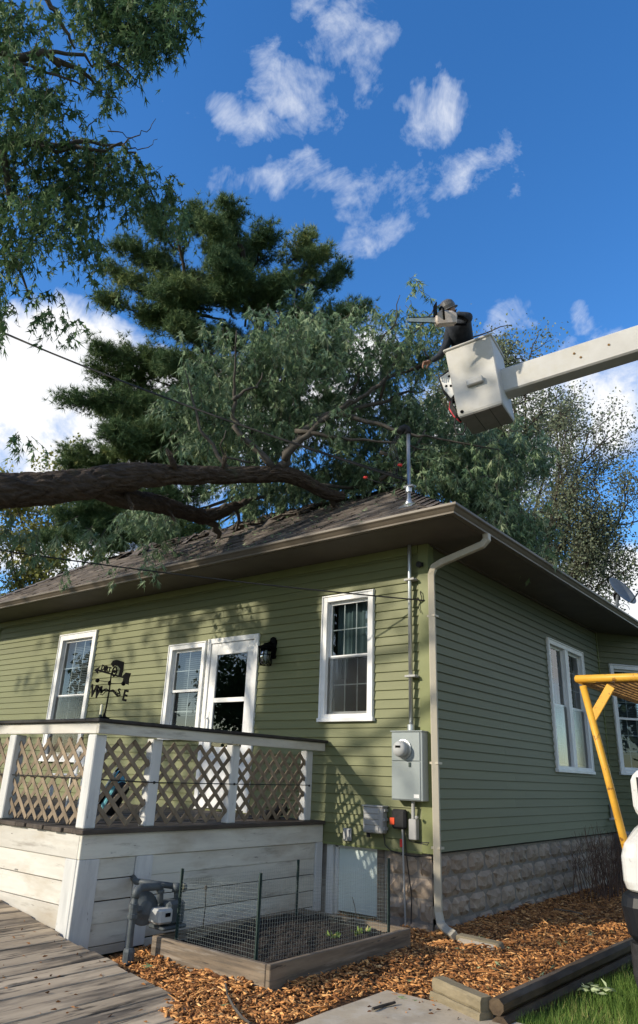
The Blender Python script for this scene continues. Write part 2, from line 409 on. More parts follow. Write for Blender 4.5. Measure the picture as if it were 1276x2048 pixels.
m_budleaf = pm('bronze green young leaf', [(0, (0.095, 0.108, 0.074)), (.4, (0.177, 0.192, 0.126)), (.75, (0.219, 0.272, 0.160)), (1, (0.396, 0.439, 0.268))], attr='tint', rough=.7, spec=.22, trans=.4)
m_yellowleaf = pm('yellow green leaf', [(0, (.14, .15, .035)), (.5, (.26, .26, .07)), (1, (.42, .38, .13))], attr='tint', rough=.6, trans=.3)
m_bark = pm('ridged dark bark', [(.25, (0.034, 0.025, 0.019)), (.6, (0.093, 0.070, 0.052)), (.85, (0.171, 0.134, 0.102))], (5, 5, 14), 9, .68, .95, 1.0, (9, 9, 30), .05,
            layers=[((.075, .085, .045), (3, 3, 3), .60, .74, .5)], distort=.6)
m_bark_plate = pm('raised bark plate', [(.25, (0.050, 0.041, 0.033)), (.7, (0.115, 0.099, 0.081))], 14, 6, .6, .95, .6, (40, 40, 40), .01, layers=[((.13, .14, .075), (3, 3, 3), .60, .74, .5)])
m_bark_grey = pm('smooth grey bark', [(.3, (0.058, 0.051, 0.042)), (.7, (0.116, 0.103, 0.087))], 12, rough=.9, bump=.5, bscale=(30, 30, 30), bdist=.01)
m_twig = pm('dark twig', [(.3, (.035, .028, .022)), (.7, (.075, .06, .048))], 20, rough=.9)
m_twig_red = pm('reddish shrub stem', [(.3, (0.090, 0.053, 0.039)), (.7, (0.195, 0.123, 0.090))], 20, rough=.9)
m_truck_white = pm('white truck paint', [(.3, (0.518, 0.525, 0.518)), (.7, (0.570, 0.577, 0.569))], 3, rough=.25, coat=.4, layers=[((.36, .34, .30), (5, 5, 9), .5, .7, .55), ((.12, .10, .085), (14, 14, 14), .63, .70, .6)])
m_bucket = pm('chalky white fibreglass', [(.3, (0.442, 0.424, 0.384)), (.7, (0.542, 0.529, 0.496))], 2.5, 8, .65, .55, layers=[((.42, .39, .30), (2.2, 2.2, 2.2), .5, .7, .6), ((.20, .18, .15), (22, 22, 22), .68, .74, .7)])
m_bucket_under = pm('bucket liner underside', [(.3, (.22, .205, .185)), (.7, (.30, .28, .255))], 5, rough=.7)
m_bumper = pm('dark blue black bumper', [(.3, (0.006, 0.007, 0.009)), (.7, (0.011, 0.013, 0.017))], 6, rough=.42)
m_yellow = pm('safety yellow paint', [(.3, (0.558, 0.288, 0.028)), (.7, (0.648, 0.358, 0.044))], 5, rough=.45, layers=[((.45, .22, .03), (5, 5, 5), .5, .66, .5), ((.16, .07, .025), (22, 22, 22), .60, .66, .85)])
m_rust = pm('rusty expanded metal', [(.3, (.09, .05, .025)), (.7, (.30, .17, .05))], 20, rough=.85)
m_tyre = m_rubber
m_cloth = pm('dark grey work clothes', [(.3, (.022, .026, .034)), (.7, (.048, .054, .066))], 14, rough=.9, bump=.4, bscale=(18, 18, 18), bdist=.02)
m_skin = pm('skin', [(.3, (.40, .22, .15)), (.7, (.48, .28, .20))], 20, rough=.55)
m_glove = pm('tan glove', [(.3, (.30, .16, .11)), (.7, (.40, .22, .16))], 20, rough=.8)
m_hat = pm('grey hard hat', [(.3, (0.083, 0.080, 0.078)), (.7, (0.105, 0.102, 0.101))], 8, rough=.4)
m_saw = pm('pale saw housing', [(.3, (.50, .42, .36)), (.7, (.62, .54, .48))], 14, rough=.5, layers=[((.22, .18, .16), (30, 30, 30), .55, .68, .6)])
m_teal = pm('teal fabric', [(.3, (.10, .33, .40)), (.7, (.16, .43, .50))], 12, rough=.8)
m_chair = pm('white resin', [(.3, (.66, .66, .64)), (.7, (.74, .74, .72))], 6, rough=.4)
m_candle = pm('cream wax', [(.3, (.72, .68, .50)), (.7, (.80, .76, .60))], 6, rough=.4)
m_dish = pm('grey dish', [(.3, (.13, .145, .155)), (.7, (.17, .185, .195))], 6, rough=.5)
m_cable = pm('black cable', [(.3, (.012, .012, .012)), (.7, (.028, .027, .026))], 20, rough=.6)
m_deadwood = pm('splintered dark wood', [(.3, (.03, .025, .02)), (.7, (.10, .082, .065))], 20, rough=.95)
m_hose_red = pm('red hose', [(.3, (.50, .03, .05)), (.7, (.60, .05, .07))], 20, rough=.45)

# ================================================================== ground
def noise2(x, y, s=1.0):
    return (math.sin(x*7.1*s+1.3)*math.cos(y*6.3*s-.7)+.6*math.sin(x*15.7*s+y*9.1*s)+.4*math.cos(x*23.3*s-y*31.1*s))/2
def sheet(name, x0, x1, y0, y1, nx, ny, zf, mat, kind='structure'):
    V = []; F = []
    for j in range(ny+1):
        for i in range(nx+1):
            x = x0+(x1-x0)*i/nx; y = y0+(y1-y0)*j/ny
            V.append((x, y, zf(x, y)))
    for j in range(ny):
        for i in range(nx):
            a = j*(nx+1)+i
            F.append((a, a+1, a+nx+2, a+nx+1))
    o = arr_mesh(name, V, F, mat, None, None, kind, True)
    return o
g = MB(); g.add([(-600, -600, -.05), (600, -600, -.05), (600, 600, -.05), (-600, 600, -.05)], [(0, 1, 2, 3)])
g.build('ground', m_grassground, kind='structure')
def mulch_z(x, y):
    dx_ = max(-.9-x, x-.31, 0); dy_ = max(-2.75-y, y+.98, 0)
    return -.012+.055*math.exp(-(dx_*dx_+dy_*dy_)/.05)+.026*noise2(x, y)+.03*math.exp(-((x-.9)**2+(y-1.5)**2)/2.5)
def slab_edge(x, y):
    return x > .74 and y < -2.02
V = []; F = []
sheet('mulch_bed', -1.42, 1.56, -3.42, 7.5, 60, 150, lambda x, y: mulch_z(x, y) if not slab_edge(x, y) else -.06, m_mulch)
# concrete slab with a worn edge
pts = []
for i in range(15): pts.append((.745+.012*noise2(i, 2), -6.8+i*(4.8/14)))
for i in range(1, 26): pts.append((.745+i*.20, -2.0+.012*noise2(i*1.7, 5)+(i*.001)))
pts += [(5.8, -8.5), (.7, -8.5)]
b = MB(); b.prism([(p[0], p[1], -.11) for p in pts], (0, 0, .115)); b.build('concrete_path', m_concrete, kind='structure', bevel=.008)

# ================================================================== house
house = thing('house', 'green clapboard house with brown hip roof and rock-faced block foundation', 'house')
Z0, Z1 = .705, 3.985
XL = -9.6
EX = .085         # siding exposure is set per course below
COURSE = .1016
AXES = {
    'front': Matrix(((1, 0, 0, 0), (0, -1, 0, 0), (0, 0, 1, 0), (0, 0, 0, 1))),      # u = x, out = -y
    'side': Matrix(((0, 1, 0, 0), (1, 0, 0, 0), (0, 0, 1, 0), (0, 0, 0, 1))),        # u = y, out = +x
}
BA = rad(38); BX, BY = 0.0, 6.02
AXES['bay'] = Matrix(((math.sin(BA), math.cos(BA), 0, BX), (math.cos(BA), -math.sin(BA), 0, BY), (0, 0, 1, 0), (0, 0, 0, 1)))
OPEN = {'front': [(-1.50, -.715, 2.005, 3.53), (-7.36, -6.27, 1.46, 3.55), (-4.385, -3.575, 1.80, 3.14), (-3.545, -2.565, .93, 3.155)],
        'side': [(3.55, 5.13, 1.575, 3.49)],
        'bay': [(.20, 1.02, 1.60, 3.44)]}
SPAN = {'front': (XL, -.075), 'side': (.075, 6.02), 'bay': (.01, 1.25)}
def free(spans, a, b):
    out = []
    for s, e in spans:
        if b <= s or a >= e: out.append((s, e))
        else:
            if a > s: out.append((s, a))
            if b < e: out.append((b, e))
    return out
nC = int(round((Z1-Z0)/COURSE))
for wall in ('front', 'side', 'bay'):
    M = AXES[wall]; u0, u1 = SPAN[wall]
    back = MB(M)
    zs = sorted({Z0, Z1}.union(*[{o[2]+.03, o[3]-.03} for o in OPEN[wall]]))
    for za, zb in zip(zs[:-1], zs[1:]):
        sp = [(u0-.05, u1)]
        for o in OPEN[wall]:
            if o[2] < (za+zb)/2 < o[3]: sp = free(sp, o[0]+.03, o[1]-.03)
        for s, e in sp: back.box((s, -.14, za), (e, -.004, zb))
    msid = m_siding_x if wall == 'front' else m_siding_y_shaded
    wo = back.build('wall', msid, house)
    for i in range(nC):
        za = Z0+i*COURSE; zb = min(za+COURSE+.006, Z1)
        sp = [(u0, u1)]
        for o in OPEN[wall]:
            if za+COURSE*.5 > o[2] and za+COURSE*.5 < o[3]: sp = free(sp, o[0]+.004, o[1]-.004)
        for s, e in sp:
            joints = [s]
            nj = int((e-s)/2.9)
            if nj: joints += [s+(e-s)*(q+1)/(nj+1)+random.uniform(-.6, .6)*min(1, (e-s)/(nj+1)) for q in range(nj)]
            joints.sort()
            joints.append(e)
            for ja, jb in zip(joints[:-1], joints[1:]):
                m = MB(M); k = random.uniform(-.0012, .0012); ov = .004 if jb != e else 0
                prof = [(-.002, za+.012), (.019+k, za), (.0205+k, za+.003), (.0185+k, za+.010), (.005, zb), (-.002, zb)]
                m.prism([(ja, p[0], p[1]) for p in prof], (jb-ja+ov*0, 0, 0))
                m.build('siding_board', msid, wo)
# remaining walls of the house body and dark rooms behind the glass
b = MB(); b.box((XL, .15, Z0), (XL+.12, 8.2, Z1)); b.build('wall', m_siding_y_shaded, house)
b = MB(); b.box((XL+.12, 8.1, Z0), (0, 8.2, Z1)); b.build('wall', m_siding_x, house)
e1 = (math.sin(BA)*1.25, BY+math.cos(BA)*1.25)
b = MB(); b.box((e1[0]-.1, e1[1], Z0), (e1[0], 8.2, Z1)); b.build('wall', m_siding_y_shaded, house)
b = MB(); b.box((XL, 0.0, Z0-.012), (0, 8.2, Z0-.002)); b.build('floor', m_dark_room, house)
b = MB(); b.box((XL, 2.4, Z0), (-2.4, 2.45, Z1)); b.box((-2.4, 2.4, Z0), (-2.35, 8.1, Z1)); b.build('room_partition', m_dark_room, house)
# corner boards
b = MB()
b.prism([(-.105, -.030, Z0-.012), (.030, -.030, Z0-.012), (.030, .105, Z0-.012), (.002, .105, Z0-.012), (.002, -.002, Z0-.012), (-.105, -.002, Z0-.012)], (0, 0, Z1-Z0+.01))
b.build('corner_board', m_trim_green, house, bevel=.004)
b = MB(AXES['side']); b.box((6.0, .001, Z0), (6.03, .026, Z1)); b.build('corner_board', m_trim_green, house)
b = MB(AXES['front']); b.box((XL-.03, -.02, Z0), (XL+.07, .03, Z1)); b.build('corner_board', m_trim_green, house)
b = MB(); b.box((XL, -.026, Z0-.02), (-.11, .0, Z0+.002)); b.build('starter_strip', m_trim_green, house)
# frieze under the soffit
b = MB(); b.box((XL, -.034, Z1-.10), (-.11, -.004, Z1-.002)); b.build('frieze_board', m_trim_green, house)

# ---------- windows and doors
def double_hung(wall, u0, u1, z0, z1, cols, rows, curtain='curtain', screen=True, casing=.085, mull=None):
    M = AXES[wall]
    c = MB(M); k = casing; d = .040
    c.box((u0, 0, z0), (u0+k, d, z1)); c.box((u1-k, 0, z0), (u1, d, z1)); c.box((u0+k, 0, z1-k), (u1-k, d, z1)); c.box((u0+k, 0, z0), (u1-k, d, z0+k*.9))
    # stepped inner moulding
    s = k*.55; e = .052
    c.box((u0+.004, 0, z0+.004), (u0+.022, e, z1-.004)); c.box((u1-.022, 0, z0+.004), (u1-.004, e, z1-.004)); c.box((u0+.022, 0, z1-.022), (u1-.022, e, z1-.004))
    # jamb going into the wall
    c.box((u0+k-.012, -.12, z0+k*.9-.01), (u0+k, -.001, z1-k+.01)); c.box((u1-k, -.12, z0+k*.9-.01), (u1-k+.012, -.001, z1-k+.01))
    c.box((u0+k, -.12, z1-k), (u1-k, -.001, z1-k+.012)); c.box((u0+k, -.12, z0+k*.9-.012), (u1-k, -.001, z0+k*.9))
    w = c.build('window', m_white, house, bevel=.003)
    sl = MB(M); sl.box((u0-.012, 0, z0-.012), (u1+.012, .062, z0+.032)); sl.build('sill', m_white, w, bevel=.004)
    bays = [(u0+k, u1-k)]
    if mull:
        mid = (u0+u1)/2
        mm = MB(M); mm.box((mid-mull/2, -.10, z0+k*.9), (mid+mull/2, .036, z1-k)); mm.build('mullion', m_white, w, bevel=.003)
        bays = [(u0+k, mid-mull/2), (mid+mull/2, u1-k)]
    a0, a1 = z0+k*.9, z1-k; zm = (a0+a1)/2
    for (b0, b1) in bays:
        for si, (q0, q1, dep) in enumerate(((a0, zm+.02, -.055), (zm-.02, a1, -.02))):
            t = .036
            sa = MB(M)
            sa.box((b0, dep-.03, q0), (b0+t, dep, q1)); sa.box((b1-t, dep-.03, q0), (b1, dep, q1)); sa.box((b0+t, dep-.03, q1-t), (b1-t, dep, q1)); sa.box((b0+t, dep-.03, q0), (b1-t, dep, q0+t))
            sa.build('sash', m_white, w, bevel=.002)
            p = MB(M); p.add([(b0+t-.004, dep-.013, q0+t-.004), (b1-t+.004, dep-.013, q0+t-.004), (b1-t+.004, dep-.013, q1-t+.004), (b0+t-.004, dep-.013, q1-t+.004)], [(0, 1, 2, 3)]); p.build('pane', m_glass, w)
            for i in range(1, cols):
                x = b0+t+(b1-b0-2*t)*i/cols
                mu = MB(M); mu.box((x-.006, dep-.026, q0+t), (x+.006, dep-.019, q1-t)); mu.build('muntin', m_white, w)
            for j in range(1, rows):
                z = q0+t+(q1-q0-2*t)*j/rows
                mu = MB(M); mu.box((b0+t, dep-.0265, z-.006), (b1-t, dep-.0195, z+.006)); mu.build('muntin', m_white, w)
        if screen:
            p = MB(M); p.add([(b0+.004, -.010, a0+.004), (b1-.004, -.010, a0+.004), (b1-.004, -.010, zm), (b0+.004, -.010, zm)], [(0, 1, 2, 3)]); p.build('screen', m_screen, w)
        if curtain == 'curtain':
            cu = MB(M); n = 26; vs = []
            for i in range(n+1):
                x = b0+(b1-b0)*(.03+.94*i/n)
                dd = -.17+.016*math.sin(i*1.9)+.008*math.sin(i*.7)
                vs += [(x, dd, zm-.25 if i < n*.3 else zm+.02), (x, dd, a1+.02)]
            cu.add(vs, [(2*i, 2*i+2, 2*i+3, 2*i+1) for i in range(n)]); cu.build('curtain', m_curtain, w)
        elif curtain == 'blind':
            bl = MB(M); z = a1
            while z > a0+.25:
                bl.add([(b0+.02, -.160, z), (b1-.02, -.160, z), (b1-.02, -.138, z-.026), (b0+.02, -.138, z-.026)], [(0, 1, 2, 3)]); z -= .030
            bl.build('blind', m_blind, w)
    return w
o = OPEN['front']
double_hung('front', *o[0], 3, 2, 'curtain')
double_hung('front', *o[1], 3, 2, 'blind', casing=.11)
double_hung('front', *o[2], 2, 2, 'blind', False)
double_hung('side', *OPEN['side'][0], 2, 3, 'blind', mull=.14)
double_hung('bay', *OPEN['bay'][0], 3, 3, 'blind', False)
# storm door
u0, u1, z0, z1 = o[3]; M = AXES['front']
c = MB(M); k = .07
c.box((u0, 0, z0), (u0+k, .042, z1)); c.box((u1-k, 0, z0), (u1, .042, z1)); c.box((u0+k, 0, z1-k), (u1-k, .042, z1))
door_frame = c.build('door_frame', m_white, house, bevel=.003)
a0, a1, b0, b1 = u0+k+.006, u1-k-.006, z0+.02, z1-k-.005
c = MB(M); st = .125
zm0, zm1 = 2.275, 2.335; zk = 1.70
c.box((a0, -.01, b0), (a0+st, .026, b1)); c.box((a1-st, -.01, b0), (a1, .026, b1)); c.box((a0+st, -.01, b1-.16), (a1-st, .026, b1))
c.box((a0+st, -.01, zm0), (a1-st, .024, zm1)); c.box((a0+st, -.01, b0), (a1-st, .022, zk))
door = c.build('door', m_white, house, bevel=.004)
for q0, q1 in ((zk, zm0), (zm1, b1-.16)):
    p = MB(M); p.add([(a0+st-.004, .008, q0), (a1-st+.004, .008, q0), (a1-st+.004, .008, q1), (a0+st-.004, .008, q1)], [(0, 1, 2, 3)]); p.build('pane', m_glass, door)
p = MB(M); p.box((a0+st+.05, .022, b0+.14), (a1-st-.05, .030, zk-.12)); p.build('kick_panel', m_white, door, bevel=.006)
p = MB(M); p.tube([(a0+.045, .03, 2.08), (a0+.045, .07, 2.06), (a0+.045, .07, 1.92), (a0+.045, .03, 1.90)], .011, 8); p.box((a0+.03, .026, 1.86), (a0+.062, .034, 2.16)); p.build('handle', m_white, door, smooth=False)
# basement window and its jamb
M = AXES['front']
c = MB(M); c.box((-1.345, -.06, 0.0), (-1.255, -.004, .69)); c.box((-1.235, -.07, 0.0), (-1.20, -.02, .69)); c.box((-1.255, -.09, 0.0), (-1.235, -.04, .69)); c.box((-1.345, -.07, .66), (-.66, -.02, .70)); c.box((-.685, -.07, 0), (-.66, -.02, .66))
bw = c.build('basement_window', m_wood_white_z, house, bevel=.003)
c = MB(M); c.box((-1.20, -.062, .04), (-.685, -.052, .66)); c.build('pane', m_frost, bw)
c = MB(M); c.box((-.672, -.055, .0), (-.59, -.006, .695)); c.build('basement_trim', m_boxwood, house)

# ---------- foundation
def block_mesh(L, Hh, seed):
    r = random.Random(seed)
    nx, nz = 6, 4; vs = []; fs = []
    for j in range(nz+1):
        for i in range(nx+1):
            e = min(i, nx-i)/nx*2; f = min(j, nz-j)/nz*2
            d = 0.0 if (i in (0, nx) or j in (0, nz)) else .012+.032*min(e, f)+r.uniform(-.018, .018)
            jx = 0 if i in (0, nx) else r.uniform(-.018, .018); jz = 0 if j in (0, nz) else r.uniform(-.012, .012)
            vs.append((L*i/nx+jx, d, Hh*j/nz+jz))
    for j in range(nz):
        for i in range(nx):
            a = j*(nx+1)+i
            fs.append((a, a+1, a+nx+2) if (i+j) % 2 else (a, a+1, a+nx+1)); fs.append((a, a+nx+2, a+nx+1) if (i+j) % 2 else (a+1, a+nx+2, a+nx+1))
    n0 = len(vs)
    vs += [(0, -.03, 0), (L, -.03, 0), (L, -.03, Hh), (0, -.03, Hh)]
    tl = nz*(nx+1)
    fs += [(n0, n0+1, nx, 0), (n0+1, n0+2, tl+nx, nx), (n0+2, n0+3, tl, tl+nx), (n0+3, n0, 0, tl)]
    return vs, fs
fb_ = MB(); fb_.box((XL+.03, .022, -.2), (-1.35, .2, Z0-.02)); fb_.box((-.655, .022, -.2), (-.022, .2, Z0-.02)); fb_.box((-.2, .03, -.2), (-.022, 8.1, Z0-.02))
foundation = fb_.build('foundation', m_mortar, house)
fb2 = MB(); fb2.box((XL+.05, 7.9, -.2), (-.2, 8.1, Z0-.02)); fb2.box((XL+.05, .2, -.2), (XL+.2, 8.0, Z0-.02)); fb2.prism([(-.03, 5.95, -.2), (e1[0]-.03, e1[1], -.2), (e1[0]-.03, 8.0, -.2), (-.03, 8.0, -.2)], (0, 0, Z0+.18)); fb2.build('foundation', m_mortar, house)
variants = []
for k in range(6):
    vs, fs = block_mesh(.385, .187, k)
    me = bpy.data.meshes.new('block'); me.from_pydata(vs, [], fs); me.materials.append(m_block); variants.append(me)
def place_blocks(M, u0, u1, offs):
    for row in range(4):
        z = Z0-.03-(row+1)*.200
        u = u0-(.2 if row % 2 else 0)+offs
        while u < u1-.02:
            L = min(.4, u1-u); s = max(u, u0); L2 = u+.4-s
            L2 = min(L2, u1-s)
            if L2 > .05:
                if abs(L2-.4) < .01:
                    me = variants[random.randrange(6)]
                else:
                    vs, fs = block_mesh(L2-.013, .187, random.randrange(99)); me = bpy.data.meshes.new('block'); me.from_pydata(vs, [], fs); me.materials.append(m_block)
                ob = bpy.data.objects.new('block', me); COL.objects.link(ob); ob.parent = foundation
                ob.matrix_local = M @ Matrix.Translation((s, -.012, z))
            u += .4
place_blocks(AXES['side'] @ Matrix.Translation((0, -.012, 0)), .02, 6.0, 0)
place_blocks(AXES['front'] @ Matrix.Translation((0, -.012, 0)), -.575, -.012, 0)

# ---------- roof: hip with a truncated top, soffit, gutter
OV = .69; PT = .706; ZE = 4.045; RY = 1.17
ex0, ex1, ey0, ey1 = XL-OV, OV, -OV, 8.2+OV
ti = OV+RY
tx0, tx1, ty0, ty1 = ex0+ti, ex1-ti, ey0+ti, ey1-ti
zt = ZE+PT*ti
b = MB()
b.add([(ex0, ey0, ZE), (ex1, ey0, ZE), (ex1, ey1, ZE), (ex0, ey1, ZE), (tx0, ty0, zt), (tx1, ty0, zt), (tx1, ty1, zt), (tx0, ty1, zt)],
      [(0, 1, 5, 4), (1, 2, 6, 5), (2, 3, 7, 6), (3, 0, 4, 7), (4, 5, 6, 7)])
roof = b.build('roof', m_shingle, house)
# shingle tabs, real overlapping pieces, too fine to pick apart singly
SV = []; SF = []; ST = []
def tab(p, along, upv, nrm, L, Hh, lift):
    b0 = len(SV)
    c = [p+nrm*lift, p+along*L+nrm*lift, p+along*L+upv*Hh+nrm*.003, p+upv*Hh+nrm*.003]
    SV.extend(c); SV.extend([p+nrm*.0005, p+along*L+nrm*.0005])
    ST.extend([min(1, max(0, random.gauss(.45, .22)))]*6)
    SF.extend([(b0, b0+1, b0+2), (b0, b0+2, b0+3), (b0, b0+4, b0+5), (b0, b0+5, b0+1)])
sl = math.sqrt(1+PT*PT)
def tile_slope(org, along, inward, length, rise_len, hipL, hipR):
    upv = (inward+np.array([0, 0, PT]))/sl
    nrm = np.cross(along, upv); nrm /= np.linalg.norm(nrm)
    if nrm[2] < 0: nrm = -nrm
    s = 0.0; r = 0
    while s < rise_len:
        ins = s/sl
        u = ins if hipL else 0; u1 = length-(ins if hipR else 0)
        u += 0
        first = True
        while u < u1-.02:
            L = min(random.uniform(.14, .34), u1-u)
            tab(org+along*u+upv*s+nrm*.001, along, upv, nrm, L-.004, .155, random.choice([.012, .018, .026]))
            u += L
        s += .128; r += 1
X_, Y_ = np.array([1., 0, 0]), np.array([0, 1., 0])
tile_slope(np.array([ex0, ey0-.02, ZE-.014]), X_, Y_, ex1-ex0, ti*sl, True, True)
tile_slope(np.array([ex1+.02, ey0, ZE-.014]), Y_, -X_, 9.0, ti*sl, True, False)
arr_mesh('shingles', SV, SF, m_tab, roof, ST, 'stuff')
# hip and ridge caps
def cap_line(p, q, n):
    p = Vector(p); q = Vector(q)
    for i in range(n):
        a = p.lerp(q, i/n); c = p.lerp(q, min(1, (i+1.25)/n)); d = (q-p).normalized()
        s_ = d.cross(Vector((0, 0, 1))).normalized(); u = s_.cross(d)
        m = MB(); w = .13
        m.add([a-s_*w-u*.055+u*.025, a+u*.045, a+s_*w-u*.055+u*.025, c-s_*w-u*.055+u*.008, c+u*.022, c+s_*w-u*.055+u*.008], [(0, 1, 4, 3), (1, 2, 5, 4)])
        m.build('ridge_cap', m_shingle, roof)
cap_line((ex1, ey0, ZE+.012), (tx1, ty0, zt+.012), 14)
cap_line((tx1, ty0, zt+.012), (tx0, ty0, zt+.012), 34)
cap_line((ex0, ey0, ZE+.012), (tx0, ty0, zt+.012), 14)
# soffit
b = MB(); b.box((ex0, ey0, Z1), (ex1, -.001, Z1+.02)); b.box((.001, .0, Z1), (ex1, ey1, Z1+.02)); b.box((ex0, 0, Z1), (XL, ey1, Z1+.02)); b.box((XL, 8.2, Z1), (0, ey1, Z1+.02))
soffit = b.build('soffit', m_soffit, house)
b = MB(); b.box((.001, .02, Z1-.02), (.045, 6.0, Z1-.001)); b.build('soffit_moulding', m_soffit, house)
# fascia and K-style gutter, mitred at the corner
def gutter(prof, name, mat, bev=0):
    path = [(ex0, ey0), (ex1, ey0), (ex1, ey1)]
    vs = []; n = len(prof)
    for (x, y), (dx, dy) in zip(path, ((0, -1), (1, -1), (1, 0))):
        for o_, z in prof: vs.append((x+dx*o_, y+dy*o_, z))
    fs = []
    for s in range(2):
        for i in range(n): fs.append((s*n+i, s*n+(i+1) % n, (s+1)*n+(i+1) % n, (s+1)*n+i))
    fs.append(tuple(range(n))); fs.append(tuple(2*n+i for i in range(n-1, -1, -1)))
    m = MB(); m.add(vs, fs); return m.build(name, mat, house, bev)
zg = Z1+.005
gutter([(.001, zg), (.062, zg), (.064, zg+.018), (.074, zg+.03), (.092, zg+.055), (.108, zg+.068), (.112, zg+.075), (.112, zg+.098), (.104, zg+.10), (.102, zg+.08), (.001, zg+.03)], 'gutter', m_gutter)
# downspout
P = [on_x(976, 1076, .74), on_x(972, 1088, .70), on_x(940, 1102, .42)]
dsx = .085; dsy = -.055
def dsp(z): return (dsx, dsy, z)
path = [(.735, .05, Z1+.01), (.735, .05, Z1-.06), (.69, .035, Z1-.115), (.22, -.03, Z1-.26), (.12, -.05, Z1-.31), dsp(Z1-.40), dsp(2.0), dsp(.20), (.12, -.075, .10), (.24, -.16, .06), (.34, -.215, .05)]
sm = []
b = MB()
b.tube(path, .052, 4, True)
ds = b.build('downspout', m_downspout, house, bevel=.006)
for z in (3.1, 1.55, .75):
    b = MB(); b.box((dsx-.048, dsy-.034, z), (dsx+.05, dsy+.056, z+.022)); b.build('strap', m_downspout, ds)

# ================================================================== porch deck
DX, DY, DZ = -1.38, -3.19, .92
deck = thing('porch_deck', 'weathered white porch deck with diagonal lattice railing and black rail cap', 'deck')
DL = -8.6
x = DX+.03
while x > DL:
    b = MB(); b.box((x-.137, DY-.03+random.uniform(-.012, .012), DZ-.035), (x, -.035, DZ+random.uniform(-.003, .002)))
    b.build('deck_board', m_deckboard, deck, bevel=.004); x -= .142
# rim and skirt boards
b = MB(); b.box((DX, DY, .70), (DX-.035, -.03, DZ-.037)); b.build('rim_board', m_wood_white_y, deck, bevel=.004)
b = MB(); b.box((DL, DY, .70), (DX-.036, DY+.035, DZ-.037)); b.build('rim_board', m_wood_white_x, deck, bevel=.004)
def skirt_side(ya, yb):
    z = .697
    while z > .03:
        b = MB(); t = random.uniform(-.004, .004); sg = random.uniform(-.006, .006)
        b.box((DX-.034+t, ya, max(z-.152+sg, .0)), (DX-.012+t, yb, z)); b.build('skirt_board', m_wood_white_y, deck, bevel=.003); z -= .1585
skirt_side(-2.99, -2.625); skirt_side(-2.435, -.15)
z = .697
while z > -.1:
    for xa, xb in ((-4.9, DX-.19), (DL, -4.905)):
        b = MB(); b.box((xa, DY+.012, z-.165), (xb, DY+.034, z)); b.build('skirt_board', m_wood_white_x, deck, bevel=.003)
    z -= .171
for (ya, yb) in ((DY, -2.995), (-2.62, -2.44), (-.145, -.03)):
    b = MB(); b.box((DX-.03, ya, .02), (DX+.003, yb, .698)); b.build('skirt_trim', m_wood_white_z, deck, bevel=.004)
b = MB(); b.box((DX-.185, DY-.003, .02), (DX-.031, DY+.02, .698)); b.build('skirt_trim', m_wood_white_z, deck, bevel=.004)
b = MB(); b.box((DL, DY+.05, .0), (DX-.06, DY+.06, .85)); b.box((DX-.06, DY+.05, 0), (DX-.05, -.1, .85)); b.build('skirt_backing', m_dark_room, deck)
# posts
def post(cx, cy, wx=.115, wy=.115):
    b = MB(); b.box((cx-wx/2, cy-wy/2, DZ+.004), (cx+wx/2, cy+wy/2, 1.655))
    return b.build('post', m_wood_white_z, deck, bevel=.008)
py_list = [-3.125, -2.50, -1.48, -.28]
for y in py_list: post(DX-.075, y, .09 if y > -3 else .115, .115)
px_list = [DX-.075, -2.72, -4.1, -5.5, -6.9, -8.4]
for x in px_list[1:]: post(x, DY+.065)
# rails
b = MB(); b.box((DX-.02, DY+.002, 1.662), (DX+.018, -.06, 1.752)); b.build('rail_board', m_wood_white_y, deck, bevel=.004)
b = MB(); b.box((DL, DY+.005, 1.662), (DX-.021, DY+.04, 1.752)); b.build('rail_board', m_wood_white_x, deck, bevel=.004)
b = MB(); b.box((DX-.15, DY-.03, 1.755), (DX+.045, -.035, 1.785)); b.build('rail_cap', m_cap, deck, bevel=.006)
b = MB(); b.box((DL, DY-.03, 1.756), (DX-.152, DY+.165, 1.784)); b.build('rail_cap', m_cap, deck, bevel=.006)
# lattice: single slats, two layers, clipped to the panel between posts
def lattice(M, u0, u1, z0, z1, sp=.165, w=.038):
    Hh = z1-z0
    for layer, sgn in ((0, 1), (1, -1)):
        u = u0-Hh
        k = 0
        while u < u1+Hh:
            # slat line: from (u, z0) to (u + sgn*H, z1)
            a, c = (u, z0), (u+sgn*Hh, z1)
            def clip(p, q):
                (ua, za), (ub, zb) = p, q
                lo, hi = 0.0, 1.0
                d = ub-ua
                for lim, s in ((u0, 1), (u1, -1)):
                    fa, fb2_ = s*(ua-lim), s*(ub-lim)
                    if fa < 0 and fb2_ < 0: return None
                    if fa < 0: lo = max(lo, fa/(fa-fb2_))
                    if fb2_ < 0: hi = min(hi, fa/(fa-fb2_))
                if hi-lo < .08: return None
                f = lambda t: (ua+d*t, za+(zb-za)*t)
                return f(lo), f(hi)
            r = clip(a, c)
            if r:
                (ua, za), (ub, zb) = r
                b = MB(M); y = -.012+.0085*layer
                j = random.uniform(-.008, .008)
                b.beam((ua+j, y, za), (ub+j, y, zb), .0075, w, (-(zb-za), 0, ub-ua))
                b.build('lattice_slat', m_lattice, deck)
            u += sp
ML = Matrix(((0, 1, 0, DX-.045), (1, 0, 0, 0), (0, 0, 1, 0), (0, 0, 0, 1)))
for ya, yb in ((-3.06, -2.56), (-2.44, -1.54), (-1.42, -.34)):
    lattice(ML, ya, yb, DZ+.03, 1.625)
MF = Matrix(((1, 0, 0, 0), (0, -1, 0, DY+.055), (0, 0, 1, 0), (0, 0, 0, 1)))
